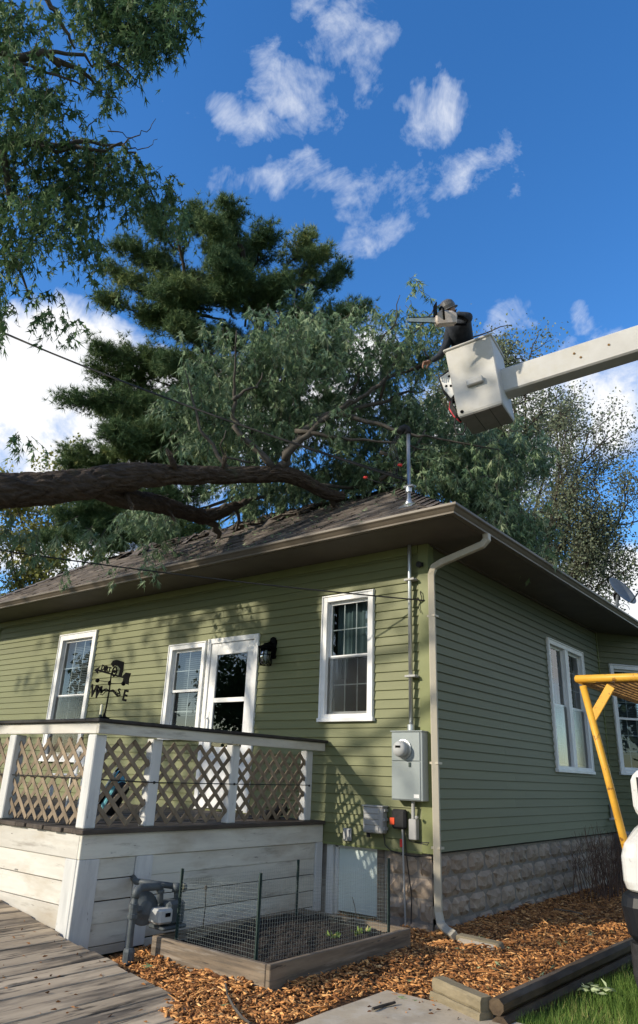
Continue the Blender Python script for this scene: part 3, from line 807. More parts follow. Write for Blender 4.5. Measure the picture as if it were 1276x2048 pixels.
for xb, xa in zip(px_list[:-1], px_list[1:]):
    if xa > -5.6: lattice(MF, xa+.06, xb-.06, DZ+.03, 1.625)
# ================================================================== ramp
ramp = thing('ramp', 'grey weathered plank ramp sloping up to the left beside porch deck', 'ramp')
RS = -.128; Z_R0 = .003
def ramp_z(x): return Z_R0+RS*x
x = .42
for i in range(60):
    xa, xb = x-.138, x
    b = MB(); k = random.uniform(-.004, .003)
    y0, y1 = -5.55+random.uniform(-.02, .02), DY-.012+random.uniform(-.02, .0)-(.0 if xb < DX else random.uniform(-.03, .04))
    b.add([(xa, y0, ramp_z(xa)-.035), (xb, y0, ramp_z(xb)-.035), (xb, y1, ramp_z(xb)-.035), (xa, y1, ramp_z(xa)-.035),
           (xa, y0, ramp_z(xa)+k), (xb, y0, ramp_z(xb)+k), (xb, y1, ramp_z(xb)+k), (xa, y1, ramp_z(xa)+k)],
          [(0, 3, 2, 1), (4, 5, 6, 7), (0, 1, 5, 4), (1, 2, 6, 5), (2, 3, 7, 6), (3, 0, 4, 7)])
    b.build('plank', m_ramp, ramp, bevel=.005); x -= .1445
b = MB(); b.beam((.2, DY-.06, ramp_z(.2)-.11), (x, DY-.06, ramp_z(x)-.11), .04, .14); b.build('stringer', m_boxwood, ramp)
b = MB(); b.beam((.2, -5.45, ramp_z(.2)-.11), (x, -5.45, ramp_z(x)-.11), .04, .14); b.build('stringer', m_boxwood, ramp)

# ================================================================== things on the wall
def text_mesh(txt, size, depth):
    cu = bpy.data.curves.new('letter', 'FONT'); cu.body = txt; cu.size = size; cu.extrude = depth/2; cu.align_x = 'CENTER'; cu.align_y = 'CENTER'
    cu.resolution_u = 2; cu.offset = size*.028
    tmp = bpy.data.objects.new('letter', cu); COL.objects.link(tmp)
    dg = bpy.context.evaluated_depsgraph_get(); dg.update()
    me = bpy.data.meshes.new_from_object(tmp.evaluated_get(dg))
    bpy.data.objects.remove(tmp); bpy.data.curves.remove(cu)
    return me
MFR = AXES['front']
# electric meter panel with conduit mast and weatherhead
el = thing('electric_meter', 'grey electric meter panel with round glass meter and steel mast through the roof', 'electric meter')
b = MB(MFR); b.box((-.395, .022, 1.185), (-.015, .145, 1.87)); panel = b.build('panel_box', m_panel_grey, el, bevel=.006)
b = MB(MFR); b.box((-.388, .145, 1.575), (-.040, .156, 1.862)); b.build('panel_cover', m_panel_grey, el, bevel=.004)
b = MB(MFR); b.box((-.388, .145, 1.195), (-.040, .154, 1.568)); b.build('panel_cover', m_panel_grey, el, bevel=.004)
b = MB(MFR); b.box((-.402, .02, 1.87), (-.008, .16, 1.880)); b.build('rain_lip', m_panel_grey, el)
b = MB(MFR); b.lathe([(.098, .150), (.098, .172), (.088, .174), (.086, .19)], (-.235, 0, 1.69), (0, 1, 0), 28); mt = b.build('meter_ring', m_steel, el, smooth=False)
b = MB(MFR); b.lathe([(.082, .19), (.080, .245), (.066, .268), (.03, .279), (.002, .281)], (-.235, 0, 1.69), (0, 1, 0), 28); b.build('meter_dome', m_gas_light, el, smooth=True)
b = MB(MFR); b.box((-.262, .275, 1.700), (-.205, .284, 1.722)); b.build('display', m_black, el)
b = MB(MFR); b.box((-.174, .154, 1.515), (-.150, .163, 1.560)); b.build('seal_tag', m_stake, el)
b = MB(MFR); b.box((-.118, .1545, 1.215), (-.055, .1555, 1.25)); b.build('sticker', m_white, el)
cx = -.19; MH = .22
b = MB(MFR); b.tube([(cx, .075, 1.875), (cx, .075, 5.24+MH)], .023, 14); mast = b.build('mast', m_steel, el, smooth=True)
for z in (1.885, 4.66):
    b = MB(MFR); b.lathe([(.030, -.03), (.039, -.028), (.039, .03), (.030, .034)], (cx, .075, z+.03), (0, 0, 1), 14); b.build('coupling', m_steel, el)
for z in (3.55, 2.45, 4.72):
    b = MB(MFR); b.box((cx-.055, .022 if z < 4 else .06, z), (cx+.075, .112, z+.022)); b.tube([(cx+.05, .07, z+.01), (cx+.085, .07, z+.01)], .013, 6); b.build('strap', m_plastic_grey, el)
# roof flashing boot
zr = ZE+PT*(ey0*-1-.075)
b = MB(MFR); b.lathe([(.062, -.02), (.044, .03), (.028, .07), (.025, .08)], (cx, .075, zr+.02), (0, 0, 1), 16); b.build('roof_boot', m_steel, el, smooth=True)
b = MB(); b.add([(cx-.10, -.19, ZE+PT*(OV-.19)+.028), (cx+.10, -.19, ZE+PT*(OV-.19)+.028), (cx+.10, .05, ZE+PT*(OV+.05)+.028), (cx-.10, .05, ZE+PT*(OV+.05)+.028)], [(0, 1, 2, 3)]); b.build('flashing', m_steel, el)
b = MB(MFR)
arc = [(cx, .075, 5.235+MH), (cx, .075, 5.275+MH), (cx-.012, .08, 5.305+MH), (cx-.04, .09, 5.32+MH), (cx-.075, .10, 5.312+MH), (cx-.095, .105, 5.285+MH), (cx-.10, .11, 5.265+MH)]
b.tube(arc, [.034, .038, .044, .050, .052, .050, .046], 12); wh = b.build('weatherhead', m_rubber, el, smooth=True)
for k in range(3):
    p0 = MFR @ Vector((cx-.09, .11, 5.27+MH)); o_ = (k-1)*.03
    b = MB(); b.tube([p0+Vector((o_, 0, 0)), p0+Vector((-.10+o_, -.04, -.16)), p0+Vector((-.02+o_, -.06, -.42)), p0+Vector((-.05+o_, -.06, -.62))], .006, 6); b.build('lead_wire', m_cable, el)
b = MB(MFR); b.tube([(cx+.012, .07, 1.18), (cx+.012, .07, 1.00)], .019, 10); b.build('lower_conduit', m_plastic_grey, el)
b = MB(MFR); b.box((-.225, .022, .815), (-.135, .09, 1.01)); b.build('junction_box', m_plastic_grey, el, bevel=.006)
b = MB(MFR); b.lathe([(.014, .09), (.016, .12), (.004, .125)], (-.115, 0, 1.03), (0, 1, 0), 10); b.build('knob', m_plastic_grey, el)
# service drop and wires
def sag(p, q, s, n=18):
    p = np.array(p, float); q = np.array(q, float)
    return [tuple(p+(q-p)*t-np.array([0, 0, s*4*t*(1-t)])) for t in np.linspace(0, 1, n)]
mastpt = np.array([cx, -.12, 4.80])
b = MB(); b.tube(sag(at(-120, 610, 13), mastpt, .12), .013, 6); b.tube(sag(at(-120, 606, 13), mastpt+np.array([0, 0, .03]), .15), .006, 5)
tag(b.build('service_cable', m_cable), 'thick twisted power cable sloping from upper left down to the roof mast', 'cable')
b = MB(); b.tube(sag(at(-120, 1082, 9.5), on_y(849, 1201, -.03), .05), .008, 6)
tag(b.build('telephone_wire', m_cable), 'thin dark wire slung low across the porch wall to a hook by the corner', 'cable')
b = MB(MFR); b.tube([(-.075, .03, 3.42), (-.06, .06, 3.40), (-.045, .05, 3.33), (-.08, .04, 3.30), (-.11, .04, 3.35)], .006, 5); b.tube([(-.08, .03, 3.30), (-.09, .05, 3.22), (-.06, .05, 3.16)], .004, 5)
tag(b.build('wire_hook', m_cable), 'small curled wire hook on siding beside the steel mast', 'hook')
b = MB(MFR); b.lathe([(.016, .02), (.016, .05), (.034, .055), (.036, .085), (.02, .09)], (-.065, 0, 3.73), (0, 1, 0), 12); b.box((-.10, .022, 3.71), (-.03, .034, 3.76))
tag(b.build('insulator', m_cable, None), 'small dark porcelain insulator knob on siding under the eave', 'insulator')
# two red insulated splice caps hanging in the leads
for (px, py, dd) in ((800, 930, 8.6), (731, 955, 9.2)):
    p = at(px, py, dd); q = mastpt+np.array([-.05, 0, 0])
    b = MB(); b.lathe([(.008, -.03), (.017, -.02), (.019, .02), (.009, .03)], p, (1, .2, -.3), 12)
    t_ = thing('splice_cap', 'red splice cap on the wire '+('next to the roof mast' if px == 800 else 'above the roof ridge, farther from the mast'), 'wire cap', group='red splice caps on the roof wires')
    b.build('cap', m_red, t_, smooth=True)
    b = MB(); b.tube(sag(p, q, .05, 8), .006, 5); b.build('wire', m_cable, t_)
# telephone box, small outlet cover, black cable box
tb = thing('utility_box', 'pale grey ribbed telephone utility box low on the siding', 'utility box')
b = MB(MFR); b.box((-.775, .022, .845), (-.525, .125, 1.105)); b.build('case', m_plastic_grey, tb, bevel=.012)
b = MB(MFR); b.box((-.785, .020, 1.10), (-.515, .135, 1.118)); b.build('lid', m_plastic_grey, tb, bevel=.005)
for z in (.87, .925, .98, 1.035):
    b = MB(MFR); b.box((-.758, .125, z), (-.565, .1335, z+.045)); b.build('rib', m_plastic_grey, tb, bevel=.004)
for z in (.88, .97, 1.06):
    b = MB(MFR); b.box((-.526, .035, z), (-.508, .10, z+.03)); b.build('hinge', m_plastic_grey, tb)
b = MB(MFR); b.tube([(-.735, .07, .846), (-.735, .07, .80)], .022, 10); b.build('cable_gland', m_rubber, tb)
t2 = thing('outlet_cover', 'small grey weatherproof outlet cover above the basement window', 'outlet')
b = MB(MFR); b.box((-1.095, .02, .735), (-.985, .042, .865)); b.build('plate', m_plastic_grey, t2, bevel=.006)
for u in (-1.068, -1.018):
    b = MB(MFR); b.box((u-.016, .042, .75), (u+.016, .056, .85)); b.build('flap', m_plastic_grey, t2, bevel=.004)
t3 = thing('cable_box', 'black cable box with orange tag below the meter panel', 'utility box')
b = MB(MFR); b.box((-.435, .022, .905), (-.265, .095, 1.095)); b.build('case', m_rubber, t3, bevel=.02)
b = MB(MFR); b.box((-.445, .096, .945), (-.392, .101, 1.01)); b.build('orange_tag', m_orange, t3)
b = MB(MFR); b.tube([(-.315, .06, .905), (-.312, .05, .60), (-.305, .03, .02)], .010, 8); b.build('riser_pipe', m_plastic_grey, t3)
b = MB(MFR); b.box((-.345, .055, .735), (-.315, .066, .81)); b.build('red_flag', m_red, t3)
b = MB(MFR); b.tube([(-.555, .05, .85), (-.54, .045, .74), (-.47, .045, .69), (-.32, .05, .665), (-.15, .045, .66), (.0, .05, .695)], .006, 5); b.tube([(-.30, .05, .9), (-.27, .045, .6), (-.23, .03, .3), (-.24, .03, .05)], .006, 5); b.build('loose_cable', m_cable, t3)
b = MB(MFR); b.tube([(-.28, .05, .88), (-.25, .03, .80), (-.14, .03, .79), (-.02, .03, .80), (-.04, .03, .775), (-.12, .03, .785)], .005, 5); b.build('loose_cable', m_cable, t3)
# porch wall lantern
ln = thing('wall_lantern', 'black caged porch lantern beside the storm door', 'lantern')
lx = -2.31
b = MB(MFR); b.prism([(lx-.055, .0, 2.80), (lx+.055, .0, 2.80), (lx+.06, .0, 3.0), (lx+.045, .0, 3.07), (lx, .0, 3.09), (lx-.045, .0, 3.07), (lx-.06, .0, 3.0)], (0, .04, 0)); b.build('back_plate', m_black, ln, bevel=.006)
b = MB(MFR); b.tube([(lx, .03, 2.99), (lx, .09, 3.0), (lx, .14, 2.975)], .016, 8); b.build('arm', m_black, ln)
b = MB(MFR); b.lathe([(.108, .0), (.112, .012), (.05, .035), (.03, .06), (.004, .065)], (lx, .15, 2.925), (0, 0, 1), 18); b.build('cap', m_black, ln, smooth=False)
b = MB(MFR)
for k in range(10):
    a = 2*math.pi*k/10; x_, y_ = math.cos(a), math.sin(a)
    b.tube([(lx+.098*x_, .15+.098*y_, 2.925), (lx+.072*x_, .15+.072*y_, 2.70)], .0055, 5)
for z, r in ((2.905, .097), (2.83, .087), (2.705, .074)):
    ring = [(lx+r*math.cos(2*math.pi*k/20), .15+r*math.sin(2*math.pi*k/20), z) for k in range(21)]
    b.tube(ring, .006, 5, False)
b.build('cage', m_black, ln)
b = MB(MFR); b.lathe([(.066, .0), (.082, .19)], (lx, .15, 2.715), (0, 0, 1), 16); b.build('glass', m_glass, ln, smooth=True)
b = MB(MFR); b.lathe([(.01, 0), (.028, .03), (.03, .06), (.016, .10), (.015, .14)], (lx, .15, 2.76), (0, 0, 1), 12); b.build('bulb', m_chair, ln, smooth=True)

# satellite dish on the far roof edge
dp = on_x(1232, 1222, .30)
dish = thing('satellite_dish', 'grey satellite dish on a short mast at the far eave', 'satellite dish')
dc = on_x(1240, 1186, .34)
b = MB(); b.tube([(dp[0], dp[1], 4.2), (dp[0], dp[1], dp[2]-.05), (dc[0]-.05, dc[1]+.02, dc[2]-.02)], .03, 10); b.build('mast', m_dish, dish)
ax = Vector((.62, -.25, .40)).normalized()
ux = Vector((0, 0, 1)).cross(ax).normalized(); uy = ax.cross(ux)
prof_n = 8; vs = []; fs = []
Rr = .30
for i in range(prof_n+1):
    r = Rr*i/prof_n
    for k in range(28):
        a = 2*math.pi*k/28
        vs.append(Vector(dc)+ux*(r*math.cos(a)*.92)+uy*(r*math.sin(a)*1.1)+ax*(r*r*.8))
    if i:
        o_ = (i-1)*28
        for k in range(28): fs.append((o_+k, o_+(k+1) % 28, o_+28+(k+1) % 28, o_+28+k))
b = MB(); b.add(vs, fs); ob = b.build('reflector', m_dish, dish, smooth=True)
sm_ = ob.modifiers.new('thick', 'SOLIDIFY'); sm_.thickness = .008
b = MB(); tip = Vector(dc)+ax*.48-uy*.22; b.tube([Vector(dc)-uy*.30+ax*.06, tip], .014, 6); b.box(tuple(tip-Vector((.035, .035, .03))), tuple(tip+Vector((.035, .035, .03)))); b.build('feed_arm', m_dish, dish)
b = MB(); b.box(tuple(Vector(dc)-ax*.09-Vector((.05, .05, .07))), tuple(Vector(dc)-ax*.09+Vector((.05, .05, .05)))); b.build('bracket', m_black, dish)
b = MB(); ring = [tuple(Vector(dp)+Vector((.05+.0, 0, 0))+Vector(RT)*(.09+.11*math.cos(a))+Vector((0, 0, 1))*(.02+.11*math.sin(a))) for a in np.linspace(0, 5.6, 18)]; b.tube(ring, .006, 5); b.build('cable_loop', m_cable, dish)
# hose bib and pipe on side wall near the bay
MS = AXES['side']
hb = thing('wall_vent', 'white curved vent elbow and grey box low on the side wall near the shrub', 'vent')
b = MB(MS); b.tube([(5.72, .02, .90), (5.72, .10, .91), (5.73, .15, .87), (5.74, .16, .76), (5.75, .15, .66)], .022, 8); b.build('elbow', m_white, hb, smooth=True)
b = MB(MS); b.box((5.78, .022, .92), (5.90, .08, 1.12)); b.build('box', m_plastic_grey, hb, bevel=.006)
b = MB(MS); b.box((5.83, .10, -.05), (6.15, .40, .72)); b.build('meter_case', m_gas_light, hb, bevel=.02)

# ================================================================== on the porch
# weathervane on the rail corner
wv = thing('weathervane', 'black metal weathervane with compass letters standing on the porch rail corner', 'weathervane')
bx, by = on_y(207, 1442, -3.12)[0], -3.12
base = Vector((bx, by, 1.787))
def vp(px, py): return Vector(on_y(px, py, by))
top = vp(224, 1350)
b = MB(); b.lathe([(.045, 0), (.05, .008), (.014, .02), (.008, .05)], base, (0, 0, 1), 14); b.build('foot', m_black, wv)
b = MB(); b.tube([base, vp(213, 1412), vp(219, 1378), vp(223, 1345)], [.007, .007, .006, .006], 8); b.build('pole', m_black, wv)
b = MB(); b.lathe([(.006, -.02), (.014, -.012), (.014, .012), (.006, .02)], vp(219, 1366), (0, 0, 1), 10); b.build('hub', m_black, wv)
# the arrow turned a little from the wall plane
def flat(pts, name, thick=.006, mat=m_black):
    m = MB(); n = Vector((0, thick, 0)); m.prism([vp(*p)-n/2 for p in pts], n); return m.build(name, mat, wv)
flat([(189, 1340), (200, 1333), (197, 1338.5), (246, 1354), (245.5, 1356), (196, 1342.5), (196, 1348)], 'arrow')
flat([(245, 1352.5), (252, 1345), (262, 1346.5), (258, 1357.5), (257, 1369.5), (245, 1366), (247, 1357)], 'arrow_tail')
# silhouette on the arrow: wing, wheel and body
flat([(222, 1328), (226, 1322), (233, 1319.5), (248, 1324), (246.5, 1341), (243, 1353), (237, 1351.5), (241, 1338), (236, 1332), (229, 1331), (226, 1334)], 'silhouette')
m = MB(); c0 = vp(229, 1343); ring = [c0+Vector((.030*math.cos(a), 0, .040*math.sin(a))) for a in np.linspace(0, 2*math.pi, 20)]; m.tube(ring, .007, 5, False); m.lathe([(.014, -.004), (.014, .004)], c0, (0, 1, 0), 12); m.build('wheel', m_black, wv)
def letters(txt, px, py, h, slant=0):
    me = text_mesh(txt, h*1.4, .006)
    me.materials.append(m_black)
    ob = bpy.data.objects.new('letter', me); COL.objects.link(ob); ob.parent = wv
    p = vp(px, py)
    ob.matrix_local = Matrix.Translation(p) @ Matrix.Rotation(slant, 4, 'Y') @ Matrix.Rotation(rad(90), 4, 'X')
    return ob
letters('DIRT', 212, 1338, .048, rad(14))
letters('W', 190.5, 1384, .105, rad(10)); letters('E', 250, 1392, .092, rad(10))
def curl(pts, r=.006):
    m = MB(); m.tube([vp(*p) for p in pts], r, 6); m.build('scroll', m_black, wv)
curl([(199, 1384), (203, 1386), (208, 1379), (213, 1378), (219, 1382)]); curl([(200, 1388), (205, 1390), (210, 1384), (214, 1382), (219, 1383)], .004)
curl([(219, 1382), (226, 1380), (231, 1385), (236, 1392), (241, 1390)]); curl([(219, 1383), (226, 1383), (231, 1389), (235, 1393)], .004)
for y_, s_ in ((.10, 'S'), (-.10, 'N')):
    ob = letters(s_, 222+(10 if y_ < 0 else -6), 1379, .05)
    ob.matrix_local = Matrix.Translation(vp(219, 1381)+Vector((0, y_, 0))) @ Matrix.Rotation(rad(90), 4, 'Z') @ Matrix.Rotation(rad(90), 4, 'X')
    m = MB(); m.tube([vp(219, 1382), vp(219, 1382)+Vector((0, y_*.75, 0))], .005, 6); m.build('scroll', m_black, wv)
for p0, p1 in (((195, 1361), (219, 1364)), ((219, 1367), (247, 1367))):
    end = p0 if p0[0] < 200 else p1
    m = MB(); m.tube([vp(*p0), vp(*p1)], .003, 5); m.build('spoke', m_black, wv)
    m = MB(); m.lathe([(.001, -.02), (.014, -.014), (.02, 0), (.014, .014), (.001, .02)], vp(*end), (0, 0, 1), 12); m.build('ball', m_black, wv, smooth=True)
cn = thing('torch_candle', 'short cream and green garden tube beside the weathervane pole', 'candle')
q = Vector((bx-.055, by, 1.787))
b = MB(); b.lathe([(.012, 0), (.012, .035)], q, (0, 0, 1), 12); b.build('holder', m_stake, cn)
b = MB(); b.lathe([(.011, .035), (.011, .115), (.009, .118)], q, (0, 0, 1), 12); b.build('wax', m_candle, cn)

# string cable along the lattice
b = MB(); b.tube([(DX-.03, -3.05, 1.30), (DX-.03, -2.5, 1.285), (DX-.03, -1.5, 1.285), (DX-.03, -.3, 1.29)], .005, 5)
b.tube([(DX-.03, -3.05, 1.30), (DX-.1, DY+.04, 1.305), (-2.72, DY+.04, 1.30), (-4.1, DY+.04, 1.30)], .005, 5)
for y in (-2.5, -1.66, -1.48, -.28):
    b.lathe([(.012, -.008), (.012, .008)], (DX-.028, y, 1.285), (1, 0, 0), 8)
tag(b.build('string_cable', m_cable), 'thin cable strung across the lattice at mid height', 'cable')
# teal and black camp chair folded on its side
tc_ = thing('camp_chair', 'teal and black folded camp chair lying behind the lattice', 'chair')
cp = Vector(on_y(228, 1588, -2.2))
def rot_pts(c, ang, pts):
    R_ = Matrix.Rotation(ang, 3, 'Y'); return [c+R_ @ Vector(p) for p in pts]
Mx = Matrix.Translation(Vector((cp.x, -2.2, DZ+.24))) @ Matrix.Rotation(rad(38), 4, 'Y') @ Matrix.Rotation(rad(-20), 4, 'Z')
b = MB(Mx); b.box((-.16, -.05, -.20), (.06, .05, .17)); b.build('fabric_seat', m_teal, tc_, bevel=.03)
b = MB(Mx); b.box((.065, -.06, -.16), (.17, .06, .20)); b.build('bag', m_rubber, tc_, bevel=.03)
for s in (-.13, -.04):
    b = MB(Mx); b.tube([(s, -.062, -.26), (s+.04, -.062, .24)], .012, 6); b.build('leg', m_chair if s < -.1 else m_black, tc_)
b = MB(Mx); b.tube([(.10, -.07, .20), (.12, -.09, .28), (.02, -.09, .30), (-.08, -.07, .18)], .009, 6); b.build('strap', m_black, tc_)
# white resin chair, partly hidden
rc = thing('resin_chair', 'white plastic chair on the porch behind the sunlit lattice', 'chair')
ccx, ccy = on_y(148, 1600, -1.6)[0], -1.6
MC = Matrix.Translation((ccx, ccy, DZ+.002)) @ Matrix.Rotation(rad(25), 4, 'Z')
b = MB(MC); b.box((-.22, -.22, .36), (.22, .22, .385)); b.build('seat', m_chair, rc, bevel=.01)
b = MB(MC)
for k in range(5): b.box((-.20+k*.085, .20, .385), (-.14+k*.085, .225, .66))
b.box((-.22, .198, .64), (.22, .228, .70)); b.build('backrest', m_chair, rc, bevel=.006)
for sx in (-.2, .2):
    for sy in (-.2, .2):
        b = MB(MC); b.beam((sx, sy, 0), (sx*.95, sy*.95, .36), .04, .04); b.build('leg', m_chair, rc, bevel=.006)
# dark boots by the far post
for i, yy in enumerate((-.62, -.47)):
    bt = thing('rubber_boot', 'black rubber boot lying on the porch boards by the last post, '+('nearer the corner' if i == 0 else 'nearer the wall'), 'boot')
    c_ = Vector((DX-.28-.05*i, yy, DZ+.01))
    b = MB(); b.tube([c_+Vector((0, -.13, .045)), c_+Vector((0, -.08, .05)), c_+Vector((0, 0, .055)), c_+Vector((.01, .06, .075)), c_+Vector((.02, .12, .11))], [.03, .045, .046, .05, .052], 10); b.build('shaft', m_rubber, bt, smooth=True)
    b = MB(); b.box(tuple(c_+Vector((-.04, -.16, 0))), tuple(c_+Vector((.04, .04, .015)))); b.build('sole', m_rubber, bt, bevel=.005)

# ================================================================== gas meter
gm = thing('gas_meter', 'dark grey gas meter with regulator and pipes in front of the porch skirt', 'gas meter')
GX = -.93
def gp(px, py, x=GX): return Vector(on_x(px, py, x))
p_foot = gp(256, 1932); p_top = gp(271, 1786)
b = MB(); b.tube([p_foot-Vector((0, 0, .12)), gp(262, 1860), gp(268, 1812), gp(271, 1792)], .024, 10); b.build('riser_pipe', m_gas, gm, smooth=True)
b = MB(); b.lathe([(.024, -.05), (.043, -.045), (.043, .03), (.036, .05), (.024, .055)], gp(257, 1912), (0, 0, 1), 8); b.build('stop_valve', m_gas, gm)
b = MB(); b.lathe([(.024, -.05), (.037, -.048), (.037, -.02), (.032, -.018), (.032, .018), (.037, .02), (.037, .048), (.024, .05)], gp(266, 1822), (0, 0, 1), 12); b.build('union_fitting', m_gas, gm)
b = MB(); b.lathe([(.024, -.035), (.034, -.033), (.034, -.015), (.026, -.01), (.026, .01), (.034, .015), (.034, .033), (.024, .035)], gp(321, 1776), (0, 0, 1), 12); b.build('union_fitting', m_gas, gm)
b = MB(); b.tube([gp(270, 1796), gp(273, 1783), gp(282, 1775), gp(296, 1774), gp(312, 1773), gp(321, 1773)], .030, 10); b.tube([gp(321, 1768), gp(321, 1786), gp(320, 1806)], .024, 10); b.build('inlet_pipe', m_gas, gm, smooth=True)
b = MB(); x2 = GX-.10
b.tube([(DX-.02, -2.62, on_x(272, 1763, -1.2)[2]), Vector(on_x(272, 1763, -1.2)), gp(300, 1766, -1.02), gp(362, 1774)], .024, 10); b.build('outlet_pipe', m_gas, gm, smooth=True)
b = MB(); b.tube([gp(353, 1773), gp(354, 1790), gp(353, 1812)], .025, 10); b.lathe([(.034, -.03), (.036, 0), (.034, .03)], gp(353, 1775), (0, 0, 1), 12); b.build('outlet_drop', m_gas, gm, smooth=True)
d_ = (gp(372, 1776)-gp(350, 1772)).normalized()
b = MB(); b.lathe([(.028, 0), (.028, .016)], gp(361, 1774), d_, 12); b.build('thread_tape', m_brass, gm)
b = MB(); b.lathe([(.034, .016), (.034, .045), (.02, .05)], gp(361, 1774), d_, 8); b.build('pipe_plug', m_gas, gm)
b = MB(); c0 = gp(287, 1816, GX-.06); an = Vector((.93, -.25, .18)); b.lathe([(.03, -.05), (.06, -.045), (.085, -.02), (.118, -.008), (.122, 0), (.118, .008), (.085, .02), (.05, .045), (.03, .05)], c0, an, 28); b.build('regulator', m_gas, gm, smooth=False)
b = MB(); b.tube([gp(267, 1822), gp(287, 1816, GX-.06)], .026, 8); b.build('regulator_neck', m_gas, gm)
zc = gp(330, 1830)
Mg = Matrix.Translation(zc+Vector((0, 0, 0))) @ Matrix.Rotation(rad(25), 4, 'Z')
# local x = along the meter (towards the wall), y = outwards
ul = Vector((.0, 1, 0))
b = MB(); y0_, y1_ = gp(303, 1830)[1], gp(352, 1830)[1]
zb_, zt_ = gp(330, 1853)[2], gp(330, 1812)[2]
b.prism([(GX+.09, y0_+.10, zb_+.02), (GX+.09, y1_+.02, zb_+.02), (GX-.07, y1_+.02, zb_+.02), (GX-.07, y0_+.10, zb_+.02)], (0, 0, zt_-zb_+.02)); b.build('meter_body', m_gas, gm, bevel=.02)
b = MB(); b.prism([(GX+.11, y0_-.01, zb_+.04), (GX+.11, y0_+.13, zb_+.04), (GX-.05, y0_+.13, zb_+.04), (GX-.05, y0_-.01, zb_+.04)], (0, 0, (zt_-zb_)*.72)); head = b.build('index_head', m_gas_light, gm, bevel=.015)
b = MB(); b.box((GX+.111, y0_+.045, zt_-.055), (GX+.114, y0_+.095, zt_-.028)); b.build('display', m_black, gm)
b = MB(); b.box((GX-.09, y0_+.05, zb_-.01), (GX+.10, y1_+.04, zb_+.018)); b.build('meter_base', m_gas, gm, bevel=.01)

# ================================================================== raised bed with wire fence
bed = thing('raised_bed', 'low weathered board garden bed filled with dark soil', 'garden bed')
bx0, bx1, by0, by1, bh = -.905, .305, -2.75, -.98, .195
for a, c in (((bx0, by0-.02, -.05), (bx1-.03, by0+.02, bh)), ((bx1-.028, by0-.018, -.05), (bx1+.012, by1, bh+.003)), ((bx0-.02, by0+.021, -.05), (bx0+.02, by1, bh-.004)), ((bx0-.02, by1+.001, -.05), (bx1, by1+.04, bh))):
    b = MB(); b.box(a, c); b.build('board', m_boxwood, bed, bevel=.005)
def soil_z(x, y):
    return .115+.10*math.exp(-((x+.42)**2+(y+1.45)**2)/.35)+.018*noise2(x*2.1, y*2.3)+.012*noise2(x*6, y*5)+random.uniform(-.008, .008)
V = []; F = []; nx, ny = 56, 76
for j in range(ny+1):
    for i in range(nx+1):
        x = bx0+.022+(bx1-bx0-.052)*i/nx; y = by0+.022+(by1-by0-.024)*j/ny; V.append((x, y, soil_z(x, y)))
for j in range(ny):
    for i in range(nx):
        a = j*(nx+1)+i; F.append((a, a+1, a+nx+2, a+nx+1))
arr_mesh('soil', V, F, m_soil, bed, None, None, False)
CV = []; CF = []
for k in range(1300):
    x = random.uniform(bx0+.05, bx1-.06); y = random.uniform(by0+.05, by1-.05); z = soil_z(x, y); r = random.uniform(.004, .016); n0 = len(CV)
    CV += [(x+r*random.uniform(.6, 1.2), y, z), (x-r, y+r*.7, z), (x-r*.5, y-r, z), (x+r*.3, y+r*.2, z+r*random.uniform(.6, 1.3))]
    CF += [(n0, n0+1, n0+3), (n0+1, n0+2, n0+3), (n0+2, n0, n0+3)]
arr_mesh('soil_clods', CV, CF, m_soil, bed, None, 'stuff')
# fence round the bed
fence = thing('wire_fence', 'fine wire mesh fence on green stakes around the garden bed', 'fence')
stakes = [((.085, -2.665), .72), ((.255, -1.22), .75), ((-.67, -1.32), .66), ((-.80, -2.62), .66)]
for (sx, sy), h in stakes:
    b = MB(); b.box((sx-.005, sy-.007, .02), (sx+.005, sy+.007, h)); b.box((sx-.013, sy+.007, .02), (sx+.013, sy+.010, h)); b.build('stake', m_stake, fence)
def net(p, q, z0, z1, step=.0255, r=.0006):
    WV = []; WF = []
    p = np.array([*p, 0.]); q = np.array([*q, 0.]); d = q-p; L = np.linalg.norm(d); d /= L; n = np.array([-d[1], d[0], 0])
    def wire(a, c, side):
        o_ = len(WV)
        for e in (a, c):
            WV.extend([e+side*r, e-side*r*.5+n*r, e-side*r*.5-n*r])
        for k in range(3): WF.append((o_+k, o_+(k+1) % 3, o_+3+(k+1) % 3, o_+3+k))
    m = int(L/step)
    bow = lambda t: n*(.014*math.sin(t*math.pi)+.006*math.sin(t*9))
    for i in range(m+1):
        t = i/m; c = p+d*L*t+bow(t)
        wire(c+np.array([0, 0, z0]), c+np.array([0, 0, z1(t)]), d)
    z = z0
    while z < z1(.5)-.01:
        for i in range(8):
            t0, t1 = i/8, (i+1)/8
            zz0 = z0+(z-z0)*(z1(t0)-z0)/(z1(.5)-z0); zz1 = z0+(z-z0)*(z1(t1)-z0)/(z1(.5)-z0)
            wire(p+d*L*t0+bow(t0)+np.array([0, 0, zz0]), p+d*L*t1+bow(t1)+np.array([0, 0, zz1]), np.array([0, 0, 1.]))
        z += step
    arr_mesh('wire_mesh', WV, WF, m_wire, fence, None, 'stuff')
S = [s[0] for s in stakes]
net(S[3], S[0], .15, lambda t: .60+.08*t); net(S[0], S[1], .15, lambda t: .68+.05*t-.05*math.sin(t*3.1)); net(S[1], S[2], .15, lambda t: .70-.06*t); net(S[2], S[3], .16, lambda t: .62-.03*t)
